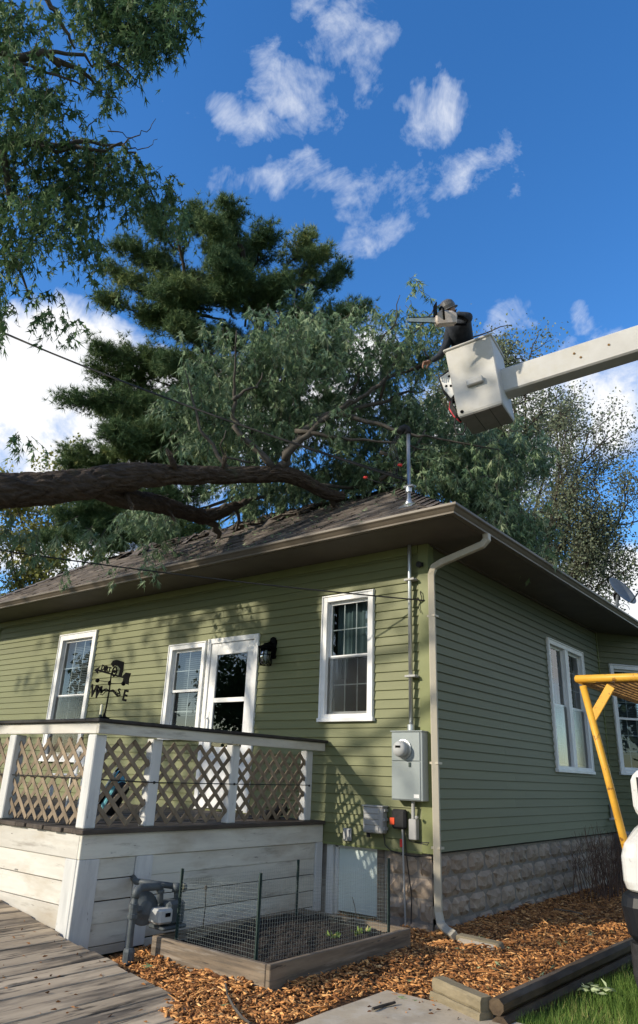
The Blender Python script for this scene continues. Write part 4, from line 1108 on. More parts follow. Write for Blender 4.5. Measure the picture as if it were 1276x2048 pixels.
# sprouts
def sprout(px, py, label, n, spread):
    c = on_z(px, py, .16); t_ = thing('seedling', label, 'plant', group=None)
    P_ = []; D_ = []
    for k in range(n):
        a = random.uniform(0, 6.28); r = random.uniform(0, spread)
        P_.append((c[0]+r*math.cos(a)*.8, c[1]+r*math.sin(a), .13+random.uniform(0, .05))); D_.append((math.cos(a)*.6, math.sin(a)*.6, random.uniform(.5, 1.2)))
    return t_, P_, D_
SPROUTS = [sprout(664, 1878, 'small green seedling clump inside the wire at the bed front board', 26, .05), sprout(722, 1868, 'low spreading green seedling at the right board of the bed', 34, .08)]
# twig standing in the soil and a tall dry one by the meter
b = MB(); p = on_z(712, 1835, .2); b.tube([p, p+np.array([-.01, 0, .07]), p+np.array([-.045, 0, .16])], .004, 5); tag(b.build('twig', m_twig), 'short dark twig stuck in the soil before the basement window', 'twig')
b = MB(); p = on_z(405, 1858, .2); q = on_x(412, 1775, p[0]); b.tube([p, (p+q)/2+np.array([0, .01, 0]), q], .0045, 5); b.lathe([(.001, -.03), (.012, -.01), (.010, .012), (.001, .02)], q, (0, 0, 1), 6); tag(b.build('dry_stem', m_twig), 'tall dry flower stem with seed head in the garden bed', 'plant')

# ================================================================== edging, splash block, sticks
tm1 = thing('landscape_timber', 'short pale grey landscape timber stub at the slab edge', 'timber')
p0 = on_z(884, 1990, .03); p1 = on_z(982, 2022, .03)
def timber(p, q, w, h, mat, parent, name, z, rnd_=False):
    m = MB(); p = Vector((p[0], p[1], z)); q = Vector((q[0], q[1], z)); d = (q-p).normalized(); s = d.cross(Vector((0, 0, 1)))
    prof = [(-w/2, -h*.28), (-w*.42, -h/2), (w*.42, -h/2), (w/2, -h*.28), (w/2, h*.28), (w*.42, h/2), (-w*.42, h/2), (-w/2, h*.28)]
    if rnd_: prof = [(w/2*math.cos(rad(202.5+45*k)), h/2*math.sin(rad(202.5+45*k))) for k in range(8)]
    n = 10; vs = []
    for i in range(n+1):
        c = p.lerp(q, i/n)
        for a, e in prof: vs.append(c+s*(a+random.uniform(-.003, .003))+Vector((0, 0, e+random.uniform(-.003, .003))))
    fs = []
    for i in range(n):
        for k in range(8): fs.append((i*8+k, i*8+(k+1) % 8, i*8+8+(k+1) % 8, i*8+8+k))
    fs.append(tuple(range(7, -1, -1))); fs.append(tuple(n*8+k for k in range(8)))
    m.add(vs, fs); return m.build(name, mat, parent)
timber((1.10, -1.90), (1.555, -2.10), .10, .085, m_timber_light, tm1, 'upper_timber', .085)
timber((1.09, -1.91), (1.555, -2.11), .115, .06, m_timber_light, tm1, 'lower_timber', .018)
tm2 = thing('landscape_timber', 'long dark rounded landscape timber between mulch and lawn', 'timber')
timber((1.62, -2.10), (1.70, .75), .105, .098, m_timber, tm2, 'upper_timber', .088, True)
timber((1.645, -2.11), (1.725, .75), .11, .10, m_timber, tm2, 'lower_timber', -.006, True)
tm3 = thing('landscape_timber', 'farther dark landscape timber continuing behind the truck', 'timber')
timber((1.70, .77), (1.78, 3.2), .115, .10, m_timber, tm3, 'upper_timber', .105); timber((1.72, .77), (1.80, 3.2), .12, .10, m_timber, tm3, 'lower_timber', .004)
sp = thing('splash_trough', 'old grey wooden trough piece lying under the downspout mouth', 'splash block')
b = MB(); b.add([(.36, -.24, .02), (.78, -.20, .0), (.80, -.13, .0), (.37, -.15, .02), (.36, -.24, .065), (.76, -.20, .045), (.78, -.13, .06), (.37, -.15, .075)], [(0, 3, 2, 1), (4, 5, 6, 7), (0, 1, 5, 4), (1, 2, 6, 5), (2, 3, 7, 6), (3, 0, 4, 7)]); b.build('trough', m_timber_light, sp, bevel=.008)
b = MB(); b.add([(.40, -.29, .01), (.74, -.245, .0), (.74, -.20, .0), (.40, -.23, .02), (.40, -.29, .03), (.72, -.245, .02), (.74, -.20, .035), (.40, -.23, .05)], [(0, 3, 2, 1), (4, 5, 6, 7), (0, 1, 5, 4), (1, 2, 6, 5), (2, 3, 7, 6), (3, 0, 4, 7)]); b.build('side_strip', m_concrete, sp)
wb = on_z(700, 1928, .03)
b = MB(Matrix.Translation((wb[0], wb[1], .03)) @ Matrix.Rotation(.5, 4, 'Z')); b.box((-.035, -.03, -.05), (.035, .03, .035)); tag(b.build('wood_block', m_timber_light, None, .006), 'small pale wooden block against the bed board in the mulch', 'wood block')
wb = on_z(535, 1972, .02)
b = MB(Matrix.Translation((wb[0], wb[1], .02)) @ Matrix.Rotation(.2, 4, 'Z')); b.box((-.045, -.03, -.05), (.045, .03, .02)); tag(b.build('wood_block', m_timber, None, .006), 'dark wooden block in the mulch at the front corner of the bed', 'wood block')
b = MB(); pts_ = [on_z(450, 1962, .06), on_z(455, 1990, .05), on_z(468, 2015, .04), on_z(485, 2036, .045), on_z(500, 2046, .04)]; b.tube(pts_, [.006, .008, .009, .009, .007], 6, lump=.15)
tag(b.build('stick', m_bark_grey), 'bent grey stick lying on the mulch near the ramp edge', 'stick')
b = MB(); b.tube([on_z(1108, 1818, .05), on_z(1140, 1822, .055), on_z(1165, 1828, .05)], .009, 6, lump=.15); tag(b.build('stick', m_boxwood), 'straight brown stick on the mulch beside the side wall', 'stick')
b = MB(); b.tube([on_z(790, 2005, .02), on_z(765, 2012, .015), on_z(745, 2018, .02)], .009, 6, lump=.2); tag(b.build('stick', m_deadwood), 'short dark stick lying on the mulch at the slab edge', 'stick')

# ================================================================== truck at the right edge
truck = thing('bucket_truck', 'white bucket truck with black bumper and yellow pipe guard at right edge', 'truck')
TF, TY0, TY1 = 2.36, -1.80, .35
def rounded_plan(x0, x1, y0, y1, r, n=5):
    pts = []
    for cx_, cy_, a0 in ((x0+r, y0+r, 180), (x1-.02, y0, None), (x1-.02, y1, None), (x0+r, y1-r, 90)):
        if a0 is None: pts.append((cx_, cy_))
        else:
            for k in range(n+1):
                a = rad(a0+90*k/n); pts.append((cx_+r*math.cos(a), cy_+r*math.sin(a)))
    return pts
def loft(rings, name, mat, parent, bevel=0, smooth=False):
    n = len(rings[0]); vs = [p for r in rings for p in r]; fs = []
    for i in range(len(rings)-1):
        for k in range(n): fs.append((i*n+k, i*n+(k+1) % n, (i+1)*n+(k+1) % n, (i+1)*n+k))
    fs.append(tuple(range(n-1, -1, -1))); fs.append(tuple((len(rings)-1)*n+k for k in range(n)))
    m = MB(); m.add(vs, fs); return m.build(name, mat, parent, bevel, smooth)
def ringz(x0, x1, y0, y1, r, z): return [(p[0], p[1], z) for p in rounded_plan(x0, x1, y0, y1, r)]
loft([ringz(TF+.02, TF+.70, TY0+.03, TY1-.03, .12, .50), ringz(TF-.02, TF+.70, TY0, TY1, .15, .54), ringz(TF-.04, TF+.7, TY0-.02, TY1+.02, .15, .70), ringz(TF-.03, TF+.7, TY0-.01, TY1+.01, .15, .76), ringz(TF, TF+.7, TY0+.02, TY1-.02, .14, .78)], 'bumper', m_bumper, truck, .006)
loft([ringz(TF+.05, TF+.55, TY0+.05, TY1-.05, .13, .03), ringz(TF+.02, TF+.55, TY0+.03, TY1-.03, .13, .14), ringz(TF-.015, TF+.55, TY0+.02, TY1-.02, .13, .32), ringz(TF-.01, TF+.6, TY0+.01, TY1-.01, .13, .497)], 'air_dam', m_rubber, truck)
body = loft([ringz(TF+.01, TF+2.05, TY0+.02, TY1-.02, .10, .785), ringz(TF-.005, TF+2.05, TY0+.01, TY1-.01, .10, .84), ringz(TF-.005, TF+2.05, TY0+.01, TY1-.01, .10, .98), ringz(TF+.015, TF+2.05, TY0+.015, TY1-.015, .11, 1.06), ringz(TF+.07, TF+2.05, TY0+.04, TY1-.04, .18, 1.15), ringz(TF+.16, TF+2.05, TY0+.10, TY1-.10, .18, 1.23)], 'fender', m_truck_white, truck, .012, False)
for k in range(2):
    yy = TY0+.22 if k == 0 else TY1-.22
    b = MB(); b.box((TF-.004, yy, .88), (TF+.10, yy+(.22 if k == 0 else -.22), 1.03)); b.build('headlight', m_gas_light, truck, bevel=.02)
b = MB(); b.box((TF+.34, TY0+.004, .80), (TF+.346, TY0+.03, 1.12)); b.build('panel_gap', m_bumper, truck)
b = MB(); b.box((TF+.16, TY0-.002, .93), (TF+.26, TY0+.02, .97)); b.build('side_marker', m_orange, truck, bevel=.006)
b = MB(); b.prism([(TF+.75, TY0+.10, 1.10), (TF+1.15, TY0+.16, 1.62), (TF+1.40, TY0+.20, 1.95), (TF+2.35, TY0+.20, 1.98), (TF+2.55, TY0+.10, 1.10)], (0, TY1-TY0-.25, 0)); cab = b.build('cab', m_truck_white, truck, bevel=.06)
b = MB(); b.prism([(TF+1.27, TY0+.085, 1.25), (TF+1.55, TY0+.14, 1.82), (TF+2.2, TY0+.14, 1.84), (TF+2.3, TY0+.085, 1.25)], (0, .012, 0)); b.build('side_window', m_glass, truck)
b = MB(); b.box((TF+.55, TY0+.1, .2), (TF+7.0, TY1-.1, .55)); b.build('chassis', m_bumper, truck, bevel=.01)
b = MB(); b.box((TF+2.7, TY0, .55), (TF+6.9, TY1, 1.35)); b.build('utility_body', m_truck_white, truck, bevel=.03)
for wx in (TF+1.05, TF+5.0):
    for s in (0, 1):
        c_ = (wx, TY0+.02 if s == 0 else TY1-.02, .32)
        b = MB(); b.lathe([(.22, 0), (.36, .02), (.41, .06), (.41, .20), (.36, .24), (.22, .26)], c_, (0, 1 if s == 0 else -1, 0), 28); wh_ = b.build('wheel', m_tyre, truck, smooth=False)
        b = MB(); b.lathe([(.21, .02), (.20, .05), (.10, .03), (.08, -.01), (.02, -.015)], c_, (0, 1 if s == 0 else -1, 0), 20); b.build('rim', m_steel, wh_)
# mirror with white shell
mo = Vector(on_y(1292, 1600, TY0-.05))+Vector((.10, 0, .03))
b = MB(); hh = [(mo.x-.17, 1.27), (mo.x-.17, 1.44), (mo.x-.145, 1.49), (mo.x-.10, 1.51), (mo.x+.06, 1.51), (mo.x+.06, 1.20), (mo.x-.12, 1.20)]
b.prism([(x, TY0-.11, z) for x, z in hh], (0, .10, 0)); mir = b.build('mirror', m_truck_white, truck, bevel=.02)
b = MB(); b.box((mo.x-.125, TY0-.125, 1.24), (mo.x+.05, TY0-.112, 1.46)); b.build('mirror_glass', m_bumper, truck)
b = MB(); b.tube([(mo.x-.05, TY0-.06, 1.22), (mo.x-.02, TY0-.03, .95), (mo.x+.2, TY0+.03, .90)], .022, 8); b.build('mirror_arm', m_truck_white, truck)
# yellow pipe guard
YP = -1.70; YQ = .15
pl = lambda px, py, y=YP: Vector(on_y(px, py, y))
for yy in (YP, YQ):
    dy = Vector((0, yy-YP, 0))
    b = MB(); b.tube([pl(1272, 1775)+dy, pl(1213, 1545)+dy, pl(1166, 1372)+dy], .0245, 12); b.build('guard_upright', m_yellow, truck, smooth=True)
    b = MB(); b.tube([pl(1262, 1742)+dy+Vector((.05, 0, -.1)), pl(1269, 1765)+dy, pl(1277, 1800)+dy, pl(1285, 1850)+dy], .034, 10); b.build('guard_socket', m_rubber, truck)
    b = MB(); b.tube([pl(1150, 1358)+dy, pl(1152.5, 1358)+dy, pl(1276, 1354)+dy, pl(1276, 1354)+dy+Vector((1.3, 0, .02))], [.016, .027, .027, .027], 12); b.build('guard_rail', m_yellow, truck, smooth=True)
    b = MB(); b.beam(pl(1184, 1438)+dy, pl(1222, 1372)+dy, .012, .060); b.build('guard_brace', m_yellow, truck, bevel=.003)
for q_ in (pl(1158, 1360), pl(1276, 1356)+Vector((.55, 0, 0)), pl(1276, 1356)+Vector((1.25, 0, 0))):
    b = MB(); b.tube([q_, q_+Vector((0, YQ-YP, 0))], .026, 10); b.build('guard_crossbar', m_yellow, truck, smooth=True)
b = MB(); x0_, x1_ = pl(1158, 1360).x+.02, pl(1276, 1356).x+1.2; zz = pl(1158, 1362).z-.02
n_ = 0
u_ = x0_
while u_ < x1_:
    b.beam((u_, YP+.02, zz), (u_+.0, YQ-.02, zz), .006, .012); u_ += .045
v_ = YP+.03
while v_ < YQ:
    k_ = random.uniform(-.004, .004); b.beam((x0_, v_, zz+.004+k_), (x1_, v_+.02, zz+.004), .006, .008); v_ += .03
b.build('guard_mesh', m_rust, truck, kind='stuff')
b = MB(); b.box((pl(1266, 1405).x, YP+.35, zz-.07), (pl(1276, 1405).x+.5, YP+.40, zz-.02)); b.build('guard_angle', m_rust, truck)

# ---------- bucket on its boom
BC = Vector((.537, .535, 6.196))
BR = Matrix.Rotation(rad(8.5), 4, 'Z') @ Matrix.Rotation(rad(-6.5), 4, 'Y') @ Matrix.Rotation(rad(1.6), 4, 'X')
BM = Matrix.Translation(BC) @ BR
def tub(w0, w1, h, wall=.012):
    a, c = w0/2, w1/2
    vs = []
    for r, z in ((a*.965, -h/2), (a, -h/2+.04), (c, h/2)):
        vs += [(-r, -r, z), (r, -r, z), (r, r, z), (-r, r, z)]
    for r, z in ((c-wall*2, h/2), (a-wall*2, -h/2+.03)):
        vs += [(-r, -r, z), (r, -r, z), (r, r, z), (-r, r, z)]
    fs = [(3, 2, 1, 0)]
    for i in range(4):
        for k in range(4): fs.append((i*4+k, i*4+(k+1) % 4, i*4+4+(k+1) % 4, i*4+4+k))
    fs.append((16, 17, 18, 19))
    return vs, fs
b = MB(BM); vs, fs = tub(.575, .61, 1.0); b.add(vs, fs); bucket = b.build('bucket', m_bucket, truck, bevel=.014)
b = MB(BM); r = .305
for a, c in (((-r-.02, -r-.02), (r+.02, -r+.012)), ((-r-.02, r-.012), (r+.02, r+.02)), ((-r-.02, -r+.0125), (-r+.012, r-.0125)), ((r-.012, -r+.0125), (r+.02, r-.0125))):
    b.box((a[0], a[1], .478), (c[0], c[1], .512))
b.build('rim', m_bucket, bucket, bevel=.01)
b = MB(BM); b.box((-.10, -.35, -.14), (.115, -.295, -.055)); b.build('step', m_bucket, bucket, bevel=.01)
b = MB(BM); b.lathe([(.021, .0), (.021, .012)], (-.225, -.285, -.44), (0, -1, 0), 14); b.build('drain_hole', m_black, bucket)
for u in (-.09, .11):
    b = MB(BM); b.box((u-.003, -.27, -.507), (u+.003, .27, -.4985)); b.build('seam', m_bumper, bucket)
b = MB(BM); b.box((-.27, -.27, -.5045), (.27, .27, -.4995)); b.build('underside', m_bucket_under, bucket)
# scabbard and hoses on the left side of the bucket
b = MB(BM); b.prism([(-.32, -.05, .36), (-.50, -.05, .30), (-.47, -.05, .10), (-.40, -.05, -.05), (-.33, -.05, -.08)], (0, .04, 0)); scb = b.build('tool_holder', m_chair, bucket, bevel=.008)
b = MB(BM); b.prism([(-.315, -.02, .42), (-.53, -.02, .33), (-.50, -.02, .09), (-.42, -.02, -.09), (-.32, -.02, -.12)], (0, .05, 0)); b.build('tool_holder_back', m_rubber, bucket, bevel=.006)
for u, w in ((-.37, .27), (-.43, .14), (-.37, .12)):
    b = MB(BM); b.lathe([(.017, 0), (.017, .006)], (u, -.05, w), (0, -1, 0), 10); b.build('hole', m_black, bucket)
for k in range(4):
    b = MB(BM); pts_ = [(-.33+.02*k, .05-.03*k, .02), (-.43+.02*k, .03-.03*k, -.06), (-.45+.02*k, .0-.03*k, -.18), (-.40+.02*k, -.02-.03*k, -.32), (-.33+.01*k, -.03*k, -.42)]
    b.tube(pts_, .014, 8); b.build('hose', m_hose_red if k == 0 else m_cable, bucket, smooth=True)
b = MB(BM); b.tube([(-.32, -.1, -.28), (-.36, -.12, -.40), (-.40, -.12, -.52), (-.38, -.12, -.63), (-.31, -.12, -.66), (-.26, -.12, -.60), (-.25, -.12, -.52)], .011, 8); b.build('hose', m_cable, bucket, smooth=True)
b = MB(BM); b.box((-.36, -.06, -.20), (-.31, .14, -.02)); b.build('valve_block', m_rubber, bucket, bevel=.01)
# boom: box section running off to the right, then down to the truck
BA0 = at(1000, 772, 9.45); BA1 = at(1290, 681, 9.4)
dB = (Vector(BA1)-Vector(BA0)).normalized()
ELB = Vector(BA0)+dB*6.2
b = MB(); b.beam(BA0, ELB, .24, .345, (0, 0, 1)); b.build('upper_boom', m_bucket, truck, bevel=.02)
for k, (u_, v_) in enumerate(((.95, .05), (1.02, -.03), (1.35, .02), (1.9, .08), (2.6, -.05))):
    q_ = Vector(BA0)+dB*u_+Vector((0, 0, v_)); sd_ = dB.cross(Vector((0, 0, 1))).normalized()
    b = MB(); b.lathe([(.016, .118), (.014, .128), (.004, .130)], q_, sd_, 8); b.build('bolt', m_rust, truck)
TUR = Vector((TF+3.9, (TY0+TY1)/2, 1.55))
b = MB(); b.lathe([(.40, -.25), (.40, .02), (.32, .05), (.30, .55), (.20, .6)], TUR, (0, 0, 1), 24); b.build('turret', m_truck_white, truck, bevel=.01)
b = MB(); b.beam(TUR+Vector((0, 0, .45)), ELB, .30, .36, (0, -1, 0)); b.build('lower_boom', m_truck_white, truck, bevel=.02)
b = MB(); b.lathe([(.22, -.25), (.22, .25)], ELB, (0, 1, 0), 20); b.build('elbow_joint', m_steel, truck)

# ================================================================== worker and chainsaw
def skin_body(name, verts, edges, radii, root, mat, parent, sub=1):
    me = bpy.data.meshes.new(name); me.from_pydata([tuple(v) for v in verts], edges, [])
    o = bpy.data.objects.new(name, me); COL.objects.link(o)
    s = o.modifiers.new('skin', 'SKIN')
    s.use_smooth_shade = True
    for i, r in enumerate(radii):
        d = me.skin_vertices[0].data[i]; d.radius = r if isinstance(r, tuple) else (r, r); d.use_root = (i == root)
    sb = o.modifiers.new('sub', 'SUBSURF'); sb.levels = sub; sb.render_levels = sub
    dg = bpy.context.evaluated_depsgraph_get(); dg.update()
    me2 = bpy.data.meshes.new_from_object(o.evaluated_get(dg))
    bpy.data.objects.remove(o)
    me2.materials.clear()
    return finish(name, me2, mat, parent, 0, True)
wk = thing('person', 'worker in dark grey clothes leaning out of the white bucket with a chainsaw', 'person')
PD = 9.62
W = lambda px, py, dd=0.0: Vector(at(px, py, PD+dd))
pelv = W(931, 712, .25)
pts = [pelv, W(926, 688, .18), W(920, 664, .08), W(917, 645, .0), W(911, 634, -.02), W(905, 627, -.04),      # 0-5 spine .. neck
       W(930, 640, -.12), W(938, 634, -.30), W(914, 630, -.34), W(906, 634, -.36),                            # 6-9 right arm to saw rear handle
       W(903, 648, .14), W(893, 690, .06), W(880, 712, -.02), W(862, 722, -.04),                             # 10-13 left arm down to branch
       pelv+Vector((.10, -.02, -.08)), pelv+Vector((.11, -.02, -.32)), pelv+Vector((.12, .0, -.60)),          # 14-16
       pelv+Vector((-.08, .06, -.08)), pelv+Vector((-.09, .07, -.32)), pelv+Vector((-.09, .08, -.60))]        # 17-19
edges = [(0, 1), (1, 2), (2, 3), (3, 4), (4, 5), (3, 6), (6, 7), (7, 8), (8, 9), (3, 10), (10, 11), (11, 12), (12, 13), (0, 14), (14, 15), (15, 16), (0, 17), (17, 18), (18, 19)]
radii = [(.17, .14), (.165, .13), (.18, .135), (.165, .12), .065, .06, .088, .066, .05, .042, .082, .06, .047, .038, .09, .075, .055, .09, .075, .055]
skin_body('body', pts, edges, radii, 0, m_cloth, wk, 2)
# head, hat
hc = W(899, 622, .02)
b = MB(); prof = [(.004, -.115), (.045, -.105), (.066, -.07), (.078, -.01), (.082, .03), (.074, .075), (.045, .105), (.004, .115)]
b.lathe(prof, hc, Vector(UP)*.9+Vector(RT)*-.4, 18); head_ = b.build('head', m_skin, wk, smooth=True)
hax = (Vector(UP)*.9+Vector(RT)*-.4).normalized()
b = MB(); b.lathe([(.125, .015), (.122, .025), (.098, .03), (.10, .07), (.085, .12), (.05, .148), (.004, .155)], hc, hax, 22); b.build('hard_hat', m_hat, wk, smooth=False)
fdir = (-Vector(RT)).normalized()
b = MB(); b.lathe([(.001, -.0), (.014, .008), (.010, .03), (.001, .035)], hc+fdir*.075-hax*.02, fdir, 8); b.build('nose', m_skin, head_, smooth=True)
for s in (-1, 1):
    side = fdir.cross(hax).normalized()*s
    b = MB(); b.lathe([(.001, -.004), (.009, 0), (.001, .004)], hc+fdir*.073+side*.03+hax*.01, fdir, 8); b.build('eye', m_black, head_)
    b = MB(); b.lathe([(.001, -.01), (.026, -.004), (.024, .006), (.001, .012)], hc+side*.082, side, 10); b.build('ear', m_skin, head_, smooth=True)
b = MB(); b.beam(hc+fdir*.07-hax*.055-fdir.cross(hax)*.02, hc+fdir*.07-hax*.055+fdir.cross(hax)*.02, .008, .006); b.build('mouth', m_glove, head_)
def hand(name, wrist, fwd, palmn, curl, mat):
    fwd = Vector(fwd).normalized(); pn = Vector(palmn); pn = (pn-fwd*pn.dot(fwd)).normalized(); sd = fwd.cross(pn)
    V_ = [wrist, wrist+fwd*.045, wrist+fwd*.085]; E_ = [(0, 1), (1, 2)]; R_ = [(.026, .02), (.042, .016), (.044, .014)]
    for k, (o_, L) in enumerate(((-.036, .075), (-.012, .085), (.012, .08), (.036, .062))):
        base_ = wrist+fwd*.085+sd*o_; c1 = base_+(fwd*math.cos(curl*.5)+pn*math.sin(curl*.5))*L*.45; c2 = c1+(fwd*math.cos(curl*1.3)+pn*math.sin(curl*1.3))*L*.33; c3 = c2+(fwd*math.cos(curl*2)+pn*math.sin(curl*2))*L*.25
        i = len(V_); V_ += [base_, c1, c2, c3]; E_ += [(2, i), (i, i+1), (i+1, i+2), (i+2, i+3)]; R_ += [.011, .0095, .009, .007]
    i = len(V_); t0_ = wrist+fwd*.03-sd*.04; V_ += [t0_, t0_+(fwd*.6-sd*.7+pn*.4)*.035, t0_+(fwd*1.0-sd*.7+pn*.9)*.05]; E_ += [(1, i), (i, i+1), (i+1, i+2)]; R_ += [.014, .011, .009]
    return skin_body(name, V_, E_, R_, 0, mat, wk, 1)
lh = W(862, 722, -.04); hand('hand', lh, W(846, 727, -.06)-lh, Vector((0, 0, -1)), .9, m_glove)
rh = W(906, 634, -.36); hand('hand', rh, W(896, 636, -.40)-rh, Vector((0, 0, -1)), 1.0, m_glove)
# chainsaw
cs = thing('chainsaw', 'pale chainsaw with long bar held up in front of the worker', 'chainsaw')
co = W(893, 638, -.42)
cxv = -Vector(RT); cz = Vector(UP); cy = cz.cross(cxv)
CM = Matrix(((cxv.x, cy.x, cz.x, co.x), (cxv.y, cy.y, cz.y, co.y), (cxv.z, cy.z, cz.z, co.z), (0, 0, 0, 1)))
b = MB(CM); b.prism([(-.12, -.08, -.07), (.11, -.08, -.09), (.14, -.08, -.05), (.14, -.08, .06), (.08, -.08, .09), (-.06, -.08, .085), (-.12, -.08, .05)], (0, .16, 0)); b.build('housing', m_saw, cs, bevel=.015)
b = MB(CM); b.prism([(-.10, -.094, -.05), (.08, -.094, -.06), (.08, -.094, .05), (-.08, -.094, .055)], (0, .012, 0)); b.build('side_cover', m_saw, cs, bevel=.004)
for k in range(4):
    b = MB(CM); b.box((-.08+k*.035, -.099, -.04), (-.065+k*.035, -.0945, .04)); b.build('cooling_slot', m_bumper, cs)
b = MB(CM); b.prism([(.10, .0, -.045), (.46, .0, -.033), (.49, .0, -.015), (.49, .0, .0), (.46, .0, .012), (.10, .0, .022)], (0, .008, 0)); b.build('guide_bar', m_steel, cs)
b = MB(CM)
for k in range(38):
    t = k/37; b.box((.12+t*.36, -.003, .020-t*.010), (.127+t*.36, .011, .030-t*.010)); b.box((.12+t*.36, -.003, -.056+t*.012), (.127+t*.36, .011, -.046+t*.012))
b.build('chain', m_black, cs)
b = MB(CM); b.tube([(.06, -.11, -.07), (.07, -.125, .04), (.07, -.10, .13), (.07, .03, .145), (.06, .11, .10), (.05, .12, -.04)], .013, 8); b.build('front_handle', m_black, cs, smooth=True)
b = MB(CM); b.box((.135, -.11, .03), (.15, .10, .19)); b.build('hand_guard', m_black, cs, bevel=.006)
b = MB(CM); b.tube([(-.10, 0, .05), (-.20, 0, .03), (-.26, 0, -.02), (-.24, 0, -.07), (-.10, 0, -.065)], .016, 8); b.build('rear_handle', m_black, cs, smooth=True)
b = MB(CM); b.lathe([(.03, 0), (.03, .03), (.02, .035)], (0, -.02, .085), (0, 0, 1), 12); b.build('fuel_cap', m_black, cs)

# ================================================================== foliage tools
T_MAPLE = (np.array([(.0, .0), (-.05, .26), (.17, .10), (.46, .46), (.44, .11), (1, 0), (.44, -.11), (.46, -.46), (.17, -.10), (-.05, -.26)]),
           [(0, 1, 2), (0, 2, 4), (2, 3, 4), (0, 4, 5), (0, 5, 6), (6, 7, 8), (0, 6, 8), (0, 8, 9)])
T_BLADE = (np.array([(0, 0), (.38, .5), (1, 0), (.38, -.5)]), [(0, 1, 2), (0, 2, 3)])
T_LIMP = (np.array([(0, 0), (.30, .16), (.72, .50), (.42, .10), (1, 0), (.42, -.10), (.78, -.46), (.30, -.16)]),
          [(0, 1, 3), (1, 2, 3), (0, 3, 4), (0, 4, 5), (5, 6, 7), (0, 5, 7)])
T_NEEDLE = (np.array([(0, .5), (0, -.5), (1, 0)]), [(0, 1, 2)])
def unit(a): return a/np.maximum(np.linalg.norm(a, axis=-1, keepdims=True), 1e-9)
def leaves(P, D, L, Wd, tpl, curl=0.15, fold=.12):
    P = np.asarray(P, float); D = unit(np.asarray(D, float)); n = len(P)
    Rn = rng.normal(size=(n, 3)); B = unit(np.cross(D, Rn)); Cc = np.cross(D, B)
    uv, tris = tpl; k = len(uv)
    L = np.broadcast_to(L, (n,)); Wd = np.broadcast_to(Wd, (n,))
    V = P[:, None, :]+D[:, None, :]*(uv[None, :, 0, None]*L[:, None, None])+B[:, None, :]*(uv[None, :, 1, None]*Wd[:, None, None])
    V = V+Cc[:, None, :]*((curl*uv[None, :, 0]**2-fold*np.abs(uv[None, :, 1]))[..., None]*L[:, None, None])
    F = (np.arange(n)*k)[:, None, None]+np.array(tris)[None]
    return V.reshape(-1, 3), F.reshape(-1, 3), k
class Leafage:
    def __init__(s): s.V = []; s.F = []; s.T = []; s.n = 0
    def add(s, P, D, L, Wd, tpl, tint, curl=.15, fold=.12):
        if not len(P): return
        V, F, k = leaves(P, D, L, Wd, tpl, curl, fold)
        s.V.append(V); s.F.append(F+s.n); s.T.append(np.repeat(np.clip(np.broadcast_to(tint, (len(P),)), 0, 1), k)); s.n += len(V)
    def build(s, name, mat, parent, kind=None):
        return arr_mesh(name, np.concatenate(s.V), np.concatenate(s.F), mat, parent, np.concatenate(s.T), kind)
def in_poly(poly, n):
    xs = [p[0] for p in poly]; ys = [p[1] for p in poly]; out = []
    while len(out) < n:
        x = rng.uniform(min(xs), max(xs)); y = rng.uniform(min(ys), max(ys)); c = False; j = len(poly)-1
        for i in range(len(poly)):
            if (ys[i] > y) != (ys[j] > y) and x < (xs[j]-xs[i])*(y-ys[i])/(ys[j]-ys[i]+1e-9)+xs[i]: c = not c
            j = i
        if c: out.append((x, y))
    return out
def shoots(lf, tw, starts, length, nleaf, L, tpl, wr, tintb, droop=1.0, side=.55, stem=.0025):
    """hanging shoots: a thin stem with leaves along it, each leaf hanging from the stem"""
    P = []; D = []; T = []; Ls = []
    for p in starts:
        p = np.array(p, float); ln = length*rng.uniform(.55, 1.3)
        d0 = np.array([rng.normal()*side, rng.normal()*side, -droop*rng.uniform(.2, 1.0)+.15]); d0 /= np.linalg.norm(d0)
        q = p+d0*ln*.6; r = q+(d0*.5+np.array([0, 0, -.8*droop]))*ln*.45
        if tw is not None: tw.tube([p, q, r], [stem*1.6, stem, stem*.6], 3, False)
        tb = tintb+rng.normal()*.13
        m = int(nleaf*rng.uniform(.7, 1.3))
        for k in range(m):
            t = rng.uniform(.15, 1); c = p+(q-p)*min(t*1.7, 1)+(r-q)*max(0, (t-.59)/.41)
            a = rng.uniform(0, 6.283)
            P.append(c); D.append((math.cos(a)*.55, math.sin(a)*.55, -droop*rng.uniform(.3, 1.3)+.12)); T.append(tb+rng.normal()*.14); Ls.append(L*rng.uniform(.65, 1.2))
    Ls = np.array(Ls)
    lf.add(np.array(P), np.array(D), Ls, Ls*wr, tpl, np.array(T), curl=.12, fold=.10)
def jitter_path(pts, amp, n=3):
    out = [np.array(pts[0], float)]
    for a, b_ in zip(pts[:-1], pts[1:]):
        a = np.array(a, float); b_ = np.array(b_, float)
        for i in range(1, n+1):
            out.append(a+(b_-a)*i/n+(rng.normal(size=3)*amp if i < n else 0))
    return out
def taper(n, r0, r1): return list(np.linspace(r0, r1, n))

